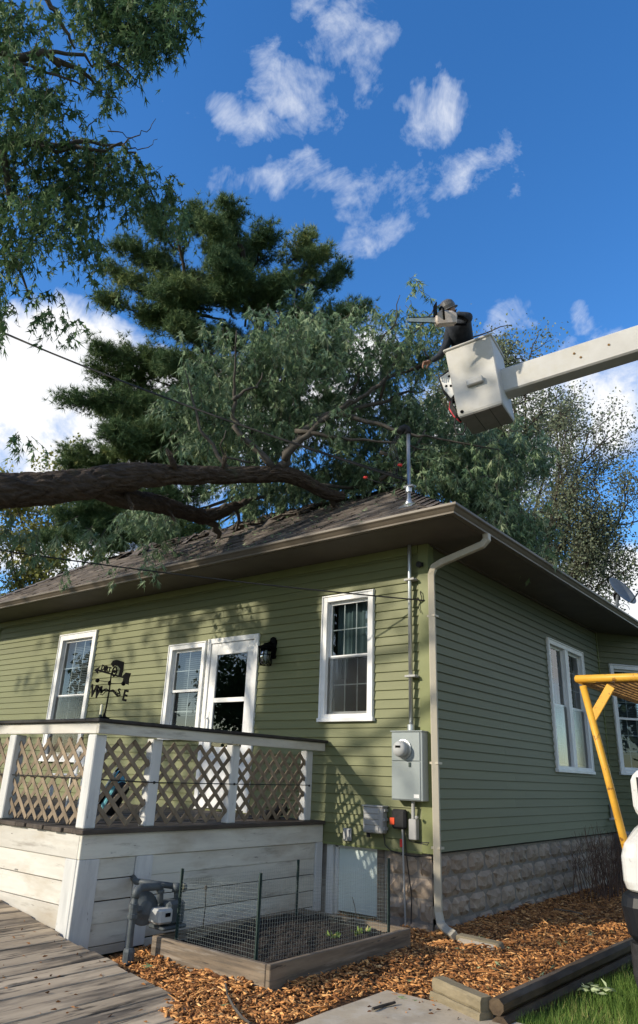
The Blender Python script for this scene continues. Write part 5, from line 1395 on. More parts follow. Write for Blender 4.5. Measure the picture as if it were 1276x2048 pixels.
# ================================================================== near silver maple (left, crown hanging into view)
maple = thing('maple_tree', 'large silver maple whose leafy branches hang into the upper left', 'tree')
TB = np.array([-6.3, -7.2, -.1])
bk = MB(); tp = jitter_path([TB, TB+[.08, .05, 2.2], TB+[.2, .25, 4.3], TB+[.1, .2, 7.0], TB+[-.2, .3, 10.0]], .03, 4); bk.tube(tp, [.52, .46, .43, .42, .42, .41, .40, .40, .38, .36, .34, .30, .27, .24, .2, .16, .1][:len(tp)], 18, lump=.06); bk.build('trunk', m_bark, maple, smooth=True)
twm = MB(); lfm = Leafage()
def limb(mb, pts, r0, r1, amp=.03, n=3, sides=7):
    pp = jitter_path(pts, amp, n); mb.tube(pp, taper(len(pp), r0, r1), sides, lump=.05); return pp
ML_ = MB(); top_t = TB+[.2, .25, 5.2]
A = lambda x, y, d: at(x, y, d)
limb(ML_, [TB+[.2, .25, 4.9], A(-260, 330, 7.2), A(0, 284, 6.8), A(70, 288, 6.8), A(150, 284, 6.8), A(245, 290, 6.9)], .055, .010)
limb(ML_, [A(60, 288, 6.8), A(140, 296, 6.75), A(185, 300, 6.7), A(245, 285, 6.7)], .022, .010, .02)
limb(ML_, [TB+[.15, .2, 6.3], A(-250, 120, 6.9), A(0, 98, 6.4), A(90, 104, 6.4), A(130, 128, 6.45), A(180, 156, 6.5), A(205, 185, 6.6)], .050, .006)
limb(ML_, [A(88, 104, 6.4), A(170, 110, 6.4), A(225, 132, 6.4), A(262, 152, 6.45), A(285, 178, 6.5)], .016, .003, .02)
limb(ML_, [A(-10, 108, 6.3), A(60, 130, 6.3), A(140, 160, 6.35), A(190, 185, 6.4)], .016, .004, .02)
limb(ML_, [A(60, -120, 6.6), A(95, 0, 6.3), A(118, 35, 6.3), A(138, 70, 6.3), A(150, 98, 6.3)], .022, .008, .02)
limb(ML_, [TB+[.1, .2, 7.4], A(-150, -250, 7.2), A(180, -140, 6.8), A(300, -40, 6.8)], .06, .015)
limb(ML_, [A(180, -140, 6.8), A(240, 0, 6.7), A(290, 60, 6.7)], .02, .006)
limb(ML_, [A(245, 288, 6.9), A(270, 305, 6.9), A(310, 400, 7.2), A(345, 470, 7.6), A(352, 510, 7.8)], .014, .004, .02)
limb(ML_, [A(0, 284, 6.8), A(20, 400, 6.7), A(30, 520, 6.6), A(60, 600, 6.6)], .03, .006)
for ps in ([(215, 262), (245, 265), (272, 285)], [(247, 290), (280, 270), (300, 258), (312, 237)], [(250, 292), (275, 300), (296, 295), (315, 278)], [(205, 180), (225, 178), (243, 178)], [(200, 190), (232, 195), (250, 207)], [(170, 262), (185, 245), (205, 238)], [(158, 255), (166, 240), (178, 228)]):
    limb(ML_, [A(x, y, 6.9) for x, y in ps], .006, .002, .01)
ML_.build('limb', m_bark_grey, maple, smooth=True)
regs = [([(190, 0), (388, -10), (384, 40), (338, 100), (300, 120), (268, 112), (225, 80), (160, 40)], 6.8, 120, .0), ([(120, -60), (400, -60), (380, 10), (150, 10)], 6.9, 60, 0), ([(-20, -20), (45, 10), (42, 80), (0, 90), (-20, 90)], 6.3, 26, 0),
        ([(60, -40), (105, 20), (95, 70), (68, 60)], 6.3, 5, 0), ([(85, 20), (120, 30), (115, 65)], 6.3, 4, 0), ([(-20, 110), (75, 120), (85, 170), (130, 175), (160, 200), (150, 225), (60, 235), (-20, 240)], 6.3, 62, 0),
        ([(180, 90), (215, 95), (240, 160), (222, 215), (195, 200)], 6.5, 17, 0), ([(120, 120), (160, 125), (150, 150)], 6.5, 4, 0),
        ([(-20, 235), (90, 260), (215, 275), (270, 300), (340, 345), (360, 385), (385, 435), (330, 440), (250, 420), (150, 400), (60, 380), (-20, 370)], 7.0, 205, .05),
        ([(-20, 370), (150, 395), (190, 430), (200, 520), (170, 545), (105, 455), (60, 490), (40, 530), (-20, 540)], 6.6, 96, .1), ([(60, 560), (95, 560), (120, 590), (70, 590)], 6.6, 3, 0),
        ([(-20, 530), (20, 550), (25, 640), (-20, 670)], 6.5, 16, 0), ([(70, 600), (105, 620), (170, 645), (165, 665), (80, 640)], 6.6, 9, 0), ([(-20, 850), (12, 855), (8, 890), (-20, 890)], 6.3, 3, 0), ([(28, 862), (70, 880), (40, 890)], 6.3, 3, 0), ([(200, 555), (220, 560), (210, 590)], 6.7, 2, 0), ([(340, 455), (385, 450), (370, 470)], 7.6, 5, 0)]
for poly, d, n, tb in regs:
    st = [at(x, y-6, d+rng.normal()*.28) for x, y in in_poly(poly, int(n*1.35))]
    shoots(lfm, twm, st, .22, 8, .092, T_MAPLE, .66, .42+tb, 1.1, .5, .0018)
    shoots(lfm, None, st, .24, 8, .10, T_LIMP, .5, .40+tb, 1.2, .5)
# the rest of the crown, up and to the left of the view
lim2 = MB(); st = []; SHADE = []
def clump(c, r, n):
    c = np.array(c, float)
    for k in range(n):
        v = rng.normal(size=3); v /= np.linalg.norm(v); st.append(c+v*r*rng.uniform(.25, 1)**.6*np.array([1, 1, .75]))
for c, r, n in (((-6.3, -7.0, 10.5), 2.6, 150), ((-8.2, -6.0, 8.0), 2.0, 110), ((-7.6, -8.6, 7.8), 2.0, 110), ((-4.4, -8.4, 8.6), 1.8, 90), ((-3.6, -6.6, 9.0), 1.6, 80), ((-9.0, -8.6, 5.6), 1.5, 70), ((-6.6, -5.2, 6.4), 1.2, 50), ((-7.4, -8.2, 5.4), 1.3, 40), ((-5.0, -7.4, 4.8), .9, 30), ((-9.6, -7.6, 6.2), 1.6, 36), ((-3.4, -8.6, 5.0), 1.0, 26), ((-11.4, -8.0, 6.6), 1.6, 46)):
    clump(c, r, n); limb(lim2, [TB+[.1, .2, min(c[2]-1.5, 9)], np.array(c)], .09, .02, .12, 3, 6)
lim2.build('limb', m_bark_grey, maple, smooth=True)
shoots(lfm, None, st, .35, 17, .15, T_MAPLE, .75, .4, 1.0, .6)
twm.build('twigs', m_twig, maple, kind='stuff'); lfm.build('crown', m_maple, maple)

def bark_tube(path, radii, name, parent, n=76, step=.022, na=24, cell=.15, depth=.024):
    """limb surface with furrowed bark as real relief"""
    path = np.array(path, float); seg = np.linalg.norm(np.diff(path, axis=0), axis=1); s_acc = np.concatenate([[0], np.cumsum(seg)])
    m = int(s_acc[-1]/step)+1; ss = np.linspace(0, s_acc[-1], m)
    C_ = np.stack([np.interp(ss, s_acc, path[:, i]) for i in range(3)], 1)
    k = max(3, int(.25/step)); ker = np.hanning(2*k+1); ker /= ker.sum()
    Cp = np.concatenate([np.repeat(C_[:1], k, 0), C_, np.repeat(C_[-1:], k, 0)]); C_ = np.stack([np.convolve(Cp[:, i], ker, 'valid') for i in range(3)], 1)
    R_ = np.interp(ss, s_acc, radii)
    T_ = unit(np.gradient(C_, axis=0)); E_ = unit(np.cross(T_, [0, 0, 1.])); G_ = np.cross(E_, T_)
    def vnoise(fa, fs, seed):
        g_ = np.random.default_rng(seed).uniform(0, 1, (fa, int(s_acc[-1]*fs)+3))
        a = np.linspace(0, fa, n, endpoint=False)[None, :]+.35*np.sin(ss*3.1+seed)[:, None]+np.zeros((m, n)); b_ = (ss*fs)[:, None]+.6*np.sin(np.linspace(0, 2*np.pi, n, endpoint=False)*5)[None, :]*.5+.5
        a0 = np.floor(a).astype(int); b0 = np.floor(b_).astype(int); ta = a-a0; tb = b_-b0; ta = ta*ta*(3-2*ta); tb = tb*tb*(3-2*tb)
        g = lambda i, j: g_[i % fa, np.clip(j, 0, g_.shape[1]-1)]
        return (g(a0, b0)*(1-ta)+g(a0+1, b0)*ta)*(1-tb)+(g(a0, b0+1)*(1-ta)+g(a0+1, b0+1)*ta)*tb
    v1 = vnoise(na, 1/cell, 3); v2 = vnoise(na*2, 2.6/cell, 5); v3 = vnoise(5, 1.6, 7); v4 = vnoise(n//2, 22, 9)
    furrow = np.clip(1-np.abs(2*v1-1)*2.6, 0, 1)**.8+.5*np.clip(1-np.abs(2*v2-1)*2.4, 0, 1)
    rad_ = R_[:, None]*(1+.13*(v3-.5))+depth*np.minimum(1, R_[:, None]/.12)*(.35-furrow+.35*(v4-.5))
    ang = np.linspace(0, 2*np.pi, n, endpoint=False)
    V = C_[:, None, :]+rad_[..., None]*(np.cos(ang)[None, :, None]*E_[:, None, :]+np.sin(ang)[None, :, None]*G_[:, None, :])
    i = np.arange(m-1)[:, None]*n; a = np.arange(n)[None, :]; b_ = (a+1) % n
    F = np.stack([i+a, i+b_, i+n+b_, i+n+a], -1).reshape(-1, 4)
    V = V.reshape(-1, 3); V = np.concatenate([V, C_[:1], C_[-1:]]); q_ = np.arange(n); e0 = m*n
    F = np.concatenate([F, np.stack([q_, np.full(n, e0), np.full(n, e0), (q_+1) % n], -1)[:0]])
    o_ = arr_mesh(name, V[:-2], F, m_bark, parent, None, None, True)
    mm_ = MB(); mm_.lathe([(R_[-1]*.98, -.02), (R_[-1]*.7, .015), (.005, .03)], C_[-1], T_[-1], 12); mm_.build('broken_end', m_deadwood, parent)
    return o_

# ================================================================== fallen limb on the roof
fl = thing('fallen_limb', 'huge broken maple limb fallen across the roof with wilting leaves', 'fallen tree')
def F_(x, y, d): return at(x, y, d)
tr = [TB+[.25, .35, 3.6], F_(-420, 1010, 9.0), F_(-150, 1000, 8.8), F_(0, 984, 8.7), F_(90, 977, 8.8), F_(180, 966, 8.95), F_(260, 952, 9.1), F_(330, 950, 9.25), F_(400, 952, 9.4), F_(480, 951, 9.6), F_(545, 945, 9.75), F_(590, 952, 9.85), F_(625, 972, 9.95), F_(660, 993, 10.05), F_(692, 992, 10.12)]
rr = [.30, .27, .222, .195, .190, .184, .174, .132, .122, .116, .112, .110, .098, .090, .068]
pp = []; rp = []
for i in range(len(tr)-1):
    for t in (0, .33, .66):
        pp.append(np.array(tr[i])*(1-t)+np.array(tr[i+1])*t+rng.normal(size=3)*.012); rp.append(rr[i]*(1-t)+rr[i+1]*t)
pp.append(np.array(tr[-1])); rp.append(rr[-1])
bark_tube(pp, rp, 'limb', fl)
sub = [F_(165, 966, 8.95), F_(200, 978, 9.02), F_(255, 998, 9.35), F_(320, 1008, 9.9), F_(370, 1025, 10.5), F_(405, 1036, 10.9), F_(440, 1027, 11.1), F_(478, 1008, 11.3)]
pp = jitter_path(sub, .012, 3); bark_tube(pp, list(np.interp(np.linspace(0, 1, len(pp)), [0, .25, .5, .7, .85, 1], [.135, .13, .118, .12, .10, .06])), 'limb', fl)
# broken stubs with pale torn wood
for (q0, q1, r_) in (((350, 935, 9.2), (338, 905, 9.15), .045), ((445, 940, 9.45), (450, 915, 9.4), .03), ((250, 985, 9.1), (262, 1012, 9.0), .035), ((478, 1008, 11.3), (492, 1000, 11.4), .05), ((330, 1012, 9.9), (345, 1035, 9.85), .03), ((660, 995, 10.05), (668, 1012, 10.1), .05)):
    m = MB(); m.tube(jitter_path([at(*q0), at(*q1)], .01, 3), taper(4, r_, r_*.7), 9, lump=.12); m.build('stub', m_bark, fl, smooth=True)
    e_ = Vector(at(*q1)); d_2 = (e_-Vector(at(*q0))).normalized(); m = MB()
    for k in range(9):
        o_ = Vector(rng.normal(size=3))*r_*.4; m.tube([e_+o_-d_2*.03, e_+o_*1.15+d_2*rng.uniform(.02, .09)], [r_*.3, .001], 4)
    m.build('torn_wood', m_boxwood, fl)
def B_(pts, r0, r1, sides=8, amp=.02):
    p = [F_(*q) for q in pts]; br = MB(); limb(br, p, r0, r1, amp, 3, sides); br.build('branch', m_bark_grey, fl, smooth=True)
B_([(560, 935, 9.75), (588, 890, 9.9), (612, 858, 10.0), (650, 830, 10.1), (700, 808, 10.2), (750, 780, 10.3)], .075, .016, 10)
B_([(568, 920, 9.75), (600, 880, 9.8), (640, 845, 9.85), (685, 815, 9.9), (720, 796, 9.95), (752, 772, 10)], .05, .018, 10)
B_([(640, 838, 10.1), (700, 822, 10.3), (760, 806, 10.5), (805, 786, 10.7), (850, 780, 10.8)], .045, .012)
B_([(675, 818, 10), (720, 840, 9.9), (770, 852, 9.8), (820, 868, 9.8), (870, 876, 9.8), (1000, 900, 9.9)], .04, .008)
B_([(590, 862, 9.9), (640, 868, 9.8), (700, 880, 9.7), (790, 885, 9.7), (860, 900, 9.8)], .035, .008)
B_([(545, 935, 9.7), (508, 895, 9.75), (478, 865, 9.8), (464, 835, 9.85), (468, 790, 9.9), (470, 740, 9.9), (473, 660, 9.9)], .055, .008)
B_([(466, 800, 9.85), (485, 785, 9.9), (515, 775, 9.95), (525, 745, 10)], .03, .008)
B_([(455, 935, 9.6), (430, 900, 9.7), (400, 860, 9.8), (385, 800, 10), (370, 740, 10.1)], .035, .006)
B_([(500, 925, 9.7), (455, 915, 9.65), (440, 890, 9.6), (452, 860, 9.6)], .018, .006)
B_([(740, 780, 10.3), (790, 750, 10.5), (835, 738, 10.6), (858, 715, 10.6), (845, 690, 10.6)], .03, .01)
B_([(760, 800, 10.5), (800, 690, 10.6), (850, 640, 10.6), (885, 605, 10.6)], .022, .005)
B_([(700, 790, 10.5), (740, 720, 10.6), (790, 650, 10.7), (800, 590, 10.7)], .022, .005)
B_([(820, 740, 10.5), (900, 700, 10.8), (960, 670, 11), (1020, 650, 11.2)], .022, .006)
B_([(760, 905, 9.9), (850, 950, 10), (930, 990, 10.1), (1000, 1050, 10.2), (1050, 1110, 10.2)], .03, .006)
B_([(760, 960, 10), (800, 925, 10), (830, 900, 10.1), (850, 860, 10.2)], .035, .012)
B_([(640, 970, 10.2), (720, 975, 10.6), (790, 940, 10.8), (850, 930, 11), (960, 960, 11)], .03, .008)
B_([(410, 1030, 10.9), (432, 1050, 11.2), (436, 1075, 11.6)], .07, .04); B_([(440, 1020, 11.1), (470, 1018, 11.3), (500, 1000, 11.5), (560, 990, 11.8)], .06, .02); B_([(465, 1010, 11.2), (478, 1040, 11.5), (472, 1062, 11.7)], .035, .02)
def clear(p):
    c = RM.T @ (np.array(p)-CAM); x = 638+FOC*c[0]/-c[2]; y = 1024-FOC*c[1]/-c[2]
    return 828 < x < 1035 and 590 < y < 880 and np.linalg.norm(np.array(p)-CAM) < 10.5
lff = Leafage(); twf = MB()
fregs = [([(400, 690), (470, 650), (530, 660), (600, 668), (660, 640), (690, 680), (720, 700), (800, 640), (880, 640), (900, 720), (880, 800), (900, 880), (840, 900), (700, 900), (560, 900), (420, 930), (340, 930), (340, 860), (380, 780)], 10.45, .35, 520),
         ([(420, 720), (700, 700), (880, 720), (900, 900), (760, 960), (600, 935), (430, 930), (400, 800)], 11.0, .45, 420),
         ([(760, 600), (800, 575), (820, 600), (890, 590), (880, 640), (820, 700), (760, 690)], 10.5, .3, 44),
         ([(860, 840), (960, 860), (1010, 880), (1040, 960), (1060, 1050), (1085, 1110), (1040, 1100), (960, 1040), (920, 1000), (860, 990), (760, 970), (760, 900)], 10.1, .4, 430),
         ([(860, 690), (900, 840), (1010, 870), (1100, 880), (1060, 960), (900, 930), (800, 860)], 11.3, .4, 280),
         ([(470, 650), (640, 650), (660, 700), (480, 720)], 9.9, .3, 44), ([(660, 640), (750, 640), (760, 720), (670, 730)], 10.5, .3, 40), ([(600, 930), (760, 930), (760, 985), (700, 985), (640, 960)], 10.6, .3, 70),
         ([(330, 1000), (400, 1055), (420, 1060), (340, 1085), (260, 1090), (270, 1040)], 11.4, .4, 40), ([(430, 960), (600, 962), (620, 990), (540, 1010), (500, 1025), (440, 1010)], 11.6, .4, 95), ([(240, 1060), (300, 1080), (270, 1110), (235, 1100)], 9.8, .25, 9),
         ([(-20, 1040), (60, 1060), (100, 1095), (60, 1110), (-20, 1105)], 9.0, .4, 8), ([(100, 1080), (180, 1090), (170, 1110), (110, 1105)], 9.5, .3, 3), ([(1040, 1060), (1075, 1090), (1090, 1115), (1060, 1110)], 9.9, .2, 16), ([(480, 955), (600, 965), (660, 1000), (560, 1015), (470, 1020)], 12.2, .5, 110), ([(640, 940), (780, 930), (780, 970), (690, 1000)], 11.8, .4, 70)]
for poly, d, ds, n in fregs:
    st = [at(x, y-14, d+.35+rng.normal()*ds) for x, y in in_poly(poly, max(1, int(n*.135)))]
    st = [c_+rng.normal(size=3)*np.array([.20, .20, .17]) for c_ in st for _ in range(rng.integers(5, 17))]
    # keep leaves above the roof surface and clear of the bucket
    st = [p for p in st if not clear(p)]
    st = [p for p in st if p[2] > min(ZE+PT*(p[1]+OV), ZE+PT*(OV-p[0])) + .15 or p[1] < -.8 or p[0] > .8]
    shoots(lff, twf, st, .30, 10, .165, T_LIMP, .42, .56, 1.15, .42, .003)
    shoots(lff, None, st, .28, 7, .125, T_MAPLE, .60, .56, 1.1, .45)
twf.build('twigs', m_bark_grey, fl, kind='stuff'); lff.build('crown', m_limp, fl)
# crushed roofing under the limb: splintered strips lying on the slope
dbs = thing('roof_debris', 'torn shingles and splintered wood heaped under the fallen limb', 'debris')
def roof_pt(px, py):
    d = ray(px, py); t = (ZE+PT*(CAM[1]+OV)-CAM[2])/(d[2]-PT*d[1]); return CAM+d*t
k = 0
for i in range(95):
    px = rng.uniform(330, 690); py = 1078-(px-330)*.24+rng.uniform(-16, 14)
    p = roof_pt(px, py)
    if p[1] > RY+.1: p = np.array([p[0], RY+rng.uniform(-.3, .1), 0]);
    p[2] = ZE+PT*(p[1]+OV)+.05
    m = MB(); L = rng.uniform(.12, .5); a = rng.normal()*.5; d = np.array([math.cos(a), math.sin(a)*.6, .35*math.sin(a)+rng.normal()*.12]); m.beam(p-d*L/2, p+d*L/2, rng.uniform(.02, .11), rng.uniform(.01, .03), (0, rng.normal()*.4, 1)); m.build('splinter', m_deadwood if i % 3 else m_shingle, dbs)

for i in range(26):
    px = rng.uniform(360, 660); py = 1074-(px-330)*.24+rng.uniform(-10, 12); p = roof_pt(px, py)
    if p[1] > RY: p[1] = RY-rng.uniform(0, .4)
    p[2] = ZE+PT*(p[1]+OV)+.03; L = rng.uniform(.2, .5); w = rng.uniform(.12, .3); t1, t2 = rng.normal()*.18, rng.uniform(.02, .30)
    m = MB(Matrix.Translation(Vector(p)) @ Matrix.Rotation(math.atan(PT)+t2-.1, 4, 'X') @ Matrix.Rotation(t1, 4, 'Y') @ Matrix.Rotation(rng.normal()*.25, 4, 'Z'))
    nn = 5; vs = []
    for a_ in range(nn+1):
        for e_ in (0, 1): vs.append((-L/2+L*a_/nn, w*e_+rng.normal()*.01, .02*e_+.035*math.sin(a_*1.3+i)*e_))
    m.add(vs, [(2*a_, 2*a_+2, 2*a_+3, 2*a_+1) for a_ in range(nn)]); ob = m.build('torn_shingle', m_shingle, dbs); sd_ = ob.modifiers.new('thick', 'SOLIDIFY'); sd_.thickness = .008

# ================================================================== white pine behind
pine = thing('pine_tree', 'tall dark white pine standing behind the house', 'tree')
PDs = 26.0
tpts = [np.array([*at(500, 900, PDs)[:2], -.1]), at(500, 1000, PDs), at(515, 800, PDs), at(520, 640, PDs), at(505, 560, PDs), at(470, 470, PDs), at(452, 405, PDs)]
tpts[0] = np.array([tpts[1][0], tpts[1][1], -.1])
b = MB(); pp = jitter_path(tpts, .08, 3); b.tube(pp, taper(len(pp), .30, .03), 10, lump=.05)
pn_trunk = b.build('trunk', m_twig, pine, smooth=True)
# a second leader on the left
b = MB(); lp = [at(480, 960, PDs), at(420, 760, PDs-.6), at(370, 560, PDs-1), at(350, 455, PDs-1)]; pp = jitter_path(lp, .08, 3); b.tube(pp, taper(len(pp), .13, .03), 8); b.build('trunk', m_twig, pine, smooth=True)
pl_ = MB(); lfp = Leafage()
tips = [((505, 565), (455, 412), 0), ((480, 480), (430, 450), 0), ((500, 540), (540, 470), -.5), ((515, 600), (615, 480), .3), ((515, 620), (645, 505), -.3), ((520, 640), (688, 542), .5), ((520, 680), (728, 618), 0), ((520, 700), (700, 632), -1), ((520, 720), (690, 690), .5), ((515, 740), (670, 720), -.8),
        ((420, 620), (225, 540), 0), ((410, 660), (215, 600), -.6), ((400, 560), (245, 490), .4), ((360, 500), (300, 440), 0), ((365, 520), (395, 430), .2), ((430, 740), (192, 700), 0), ((460, 780), (125, 798), -.8), ((450, 760), (190, 745), .6), ((470, 840), (190, 820), .5), ((480, 880), (140, 905), 0), ((480, 900), (160, 985), -1.0), ((480, 920), (130, 925), .8), ((490, 950), (180, 1010), .2),
        ((450, 640), (330, 590), -1.2), ((430, 600), (310, 520), .8), ((480, 700), (350, 650), -1.4), ((500, 640), (440, 540), -1.2), ((510, 660), (560, 560), -1.4), ((515, 700), (600, 620), -1.6), ((500, 620), (500, 500), .8), ((480, 760), (330, 720), -1.5), ((490, 800), (360, 800), -1.6), ((510, 800), (620, 740), -1.0), ((480, 860), (300, 860), -1.5), ((500, 740), (560, 680), -1.8), ((480, 820), (240, 780), .6), ((500, 900), (400, 900), -1.5), ((490, 990), (160, 1060), -.5), ((490, 1000), (220, 1090), .5), ((495, 1010), (320, 1090), -1), ((490, 960), (300, 990), -1.0), ((500, 880), (600, 840), -1), ((505, 840), (680, 800), 0), ((480, 1000), (90, 1080), .5), ((480, 990), (110, 1030), -.4), ((485, 1020), (260, 1050), -1.2)]
for k in range(22):
    yy_ = rng.uniform(600, 960); tips.append(((440+rng.normal()*25, yy_), (rng.uniform(np.interp(yy_, [600, 960], [260, 190]), 380), yy_-30+rng.normal()*25), rng.uniform(-1.5, 1.2)))
for k in range(26):
    yy_ = rng.uniform(540, 1000); xm = np.interp(yy_, [540, 700, 1000], [470, 480, 470]); tips.append(((xm+rng.normal()*30, yy_), (xm+rng.normal()*75-10, yy_-60+rng.normal()*30), rng.uniform(-1.6, 1.0)))
for (a, c, dd) in tips:
    p = at(*a, PDs-.2); q = at(*c, PDs+dd*1.6)
    up_b = np.array([0, 0, np.linalg.norm(q-p)*.08])
    path = jitter_path([p, p*.6+q*.4-up_b, p*.25+q*.75-up_b*.4, q], .05, 2)
    pl_.tube(path, taper(len(path), .045, .010), 6)
    Lb = np.linalg.norm(q-p); m = int(100+55*Lb); P = []; D = []; TT = []
    d0 = (q-p)/Lb; tb = rng.normal()*.13+.42
    nsub = int(14+5*Lb)
    for s in range(nsub):
        t = .22+.78*rng.uniform(0, 1)**.8; i = t*(len(path)-1); i0 = min(int(i), len(path)-2); c0 = path[i0]*(1-(i-i0))+path[i0+1]*(i-i0)
        sd = d0*rng.uniform(.3, 1.0)+rng.normal(size=3)*np.array([.55, .55, .22])+np.array([0, 0, .16]); sd /= np.linalg.norm(sd); sl_ = (.22+.16*Lb*(1-t)+rng.uniform(0, .32))
        pl_.tube([c0, c0+sd*sl_], [.014, .006], 3, False)
        for k in range(int(12+17*sl_)):
            e = c0+sd*sl_*rng.uniform(.2, 1.05)+rng.normal(size=3)*.13
            bd = sd*.5+rng.normal(size=3)*.4+np.array([0, 0, .35]); tbb = tb+rng.normal()*.12
            for nn in range(16):
                P.append(e); D.append(bd+rng.normal(size=3)*.62); TT.append(tbb+rng.normal()*.1)
    lfp.add(np.array(P), np.array(D), rng.uniform(.15, .27, len(P)), .018, T_NEEDLE, np.array(TT), curl=-.1, fold=0)
pl_.build('limb', m_twig, pine, smooth=True); lfp.build('crown', m_pine, pine)

# ================================================================== open-crowned trees
def grow(mb, p, d, L, r, depth, ends, spread=.5, upb=.12, seg=3, ratio=.74, kids=(2, 4), minr=.004):
    pts_ = [p]; dd = d.copy()
    for i in range(seg):
        dd = dd+rng.normal(size=3)*.10+np.array([0, 0, upb*.3]); dd /= np.linalg.norm(dd); pts_.append(pts_[-1]+dd*L/seg)
    mb.tube(pts_, taper(seg+1, r, max(r*.62, minr)), 6 if r > .03 else (4 if r > .012 else 3), False)
    if depth <= 1:
        for i in range(1, len(pts_)): ends.append((pts_[i], dd))
    if depth == 0: return
    for k in range(rng.integers(kids[0], kids[1]+1)):
        t = rng.uniform(.35, 1.0); i = min(int(t*seg), seg-1); c = pts_[i]+(pts_[i+1]-pts_[i])*(t*seg-i)
        nd = dd+rng.normal(size=3)*spread+np.array([0, 0, upb]); nd /= np.linalg.norm(nd)
        grow(mb, c, nd, L*ratio*rng.uniform(.8, 1.15), max(r*.6, minr), depth-1, ends, spread, upb, seg, ratio, kids, minr)
def open_tree(name, label, base, mains, r0, depth, leafmat, barkmat, nleaf, lsize, tb, spread=.45, wid=.7, kids=(2, 4), jit=.16, gl=.14):
    t_ = thing(name, label, 'tree'); mb = MB(); ends = []
    base = np.array(base, float)
    mb2 = MB(); fork = base+np.array([0, 0, mains[0][2]])
    mb2.tube(jitter_path([base, fork], .05, 3), taper(4, r0*1.25, r0), 10, lump=.05); mb2.build('trunk', barkmat, t_, smooth=True)
    for q, rr_, _ in mains:
        q = np.array(q, float); d = q-fork; L = np.linalg.norm(d); d /= L
        path = jitter_path([fork, fork+d*L*.5+np.array([0, 0, L*.03]), q], .10, 3)
        mb.tube(path, taper(len(path), r0*rr_, .02), 7)
        for i in range(1, len(path)):
            if i < 2: continue
            for k in range(2 if i < len(path)-1 else 3):
                nd = d+rng.normal(size=3)*spread; nd /= np.linalg.norm(nd)
                grow(mb, path[i], nd, L*gl*rng.uniform(.7, 1.2), r0*rr_*.28, depth, ends, spread, .1, kids=kids, minr=.006)
    mb.build('limb', barkmat, t_, smooth=True)
    E = np.array([e[0] for e in ends]); Dd = np.array([e[1] for e in ends])
    idx = rng.integers(0, len(E), nleaf)
    P = E[idx]+rng.normal(size=(nleaf, 3))*jit; D = Dd[idx]*.4+rng.normal(size=(nleaf, 3))*.7
    lf = Leafage(); Ls = lsize*rng.uniform(.6, 1.25, nleaf); lf.add(P, D, Ls, Ls*wid, T_BLADE, tb+rng.normal(size=nleaf)*.22); lf.build('crown', leafmat, t_)
    return t_
RD = 21.0
bs_ = at(1010, 1250, RD); bs_[2] = -.1
open_tree('ash_tree', 'open bronze-leaved tree with bare twigs behind the right end of the roof', bs_,
          [(at(950, 790, RD), .6, 4.2), (at(1050, 790, RD-.5), .62, 0), (at(890, 820, RD+.5), .5, 0), (at(1090, 880, RD), .5, 0), (at(1000, 820, RD-1), .5, 0), (at(930, 900, RD-.5), .5, 0), (at(1020, 880, RD+.6), .5, 0)], .20, 3, m_budleaf, m_twig, 42000, .078, .5, .50, kids=(2, 3), jit=.22, gl=.13)
bs_ = at(1050, 1300, RD-2); bs_[2] = -.1
open_tree('ash_tree', 'fan-shaped sparse tree with small brown leaves at far right above the eave', bs_,
          [(at(1160, 930, RD-1.5), .55, 4.0), (at(1200, 990, RD-2), .5, 0), (at(1235, 1050, RD-2), .5, 0), (at(1120, 940, RD-2.4), .5, 0), (at(1190, 1090, RD-2.4), .4, 0), (at(1110, 1000, RD-2), .4, 0), (at(1150, 1130, RD-2.6), .4, 0), (at(1225, 1150, RD-2.2), .3, 0)], .15, 3, m_budleaf, m_twig, 30000, .072, .45, .50, kids=(2, 3), jit=.2, gl=.15)
YD = 34
bs_ = at(90, 1250, YD); bs_[2] = -.1
open_tree('maple_sapling', 'distant tree with fresh yellow-green leaves behind the left roof edge', bs_,
          [(at(70, 1040, YD), .6, 4.0), (at(20, 1080, YD), .5, 0), (at(140, 1060, YD), .5, 0), (at(190, 1080, YD), .5, 0), (at(100, 1080, YD-1), .5, 0), (at(-30, 1120, YD), .5, 0)], .16, 3, m_yellowleaf, m_bark_grey, 14000, .17, .5, .45, .8, kids=(2, 3), gl=.2)

# ================================================================== bare shrub by the side wall
sh = thing('shrub', 'bare reddish-brown twiggy shrub against the side foundation', 'shrub')
b = MB()
for k in range(90):
    p = np.array([.42+rng.normal()*.14, 4.05+rng.normal()*.42, -.02]); d = np.array([rng.normal()*.16, rng.normal()*.22, 1]); h = rng.uniform(.45, .88)
    q = p+d*h*.5+rng.normal(size=3)*.03; r = p+d*h+rng.normal(size=3)*.05
    b.tube([p, q, r], [.006, .0045, .002], 4, False)
    for j in range(3):
        s = q+(r-q)*rng.uniform(0, .8); b.tube([s, s+np.array([rng.normal()*.07, rng.normal()*.07, rng.uniform(.06, .2)])], [.003, .0015], 3, False)
b.build('stems', m_twig_red, sh, kind='stuff')

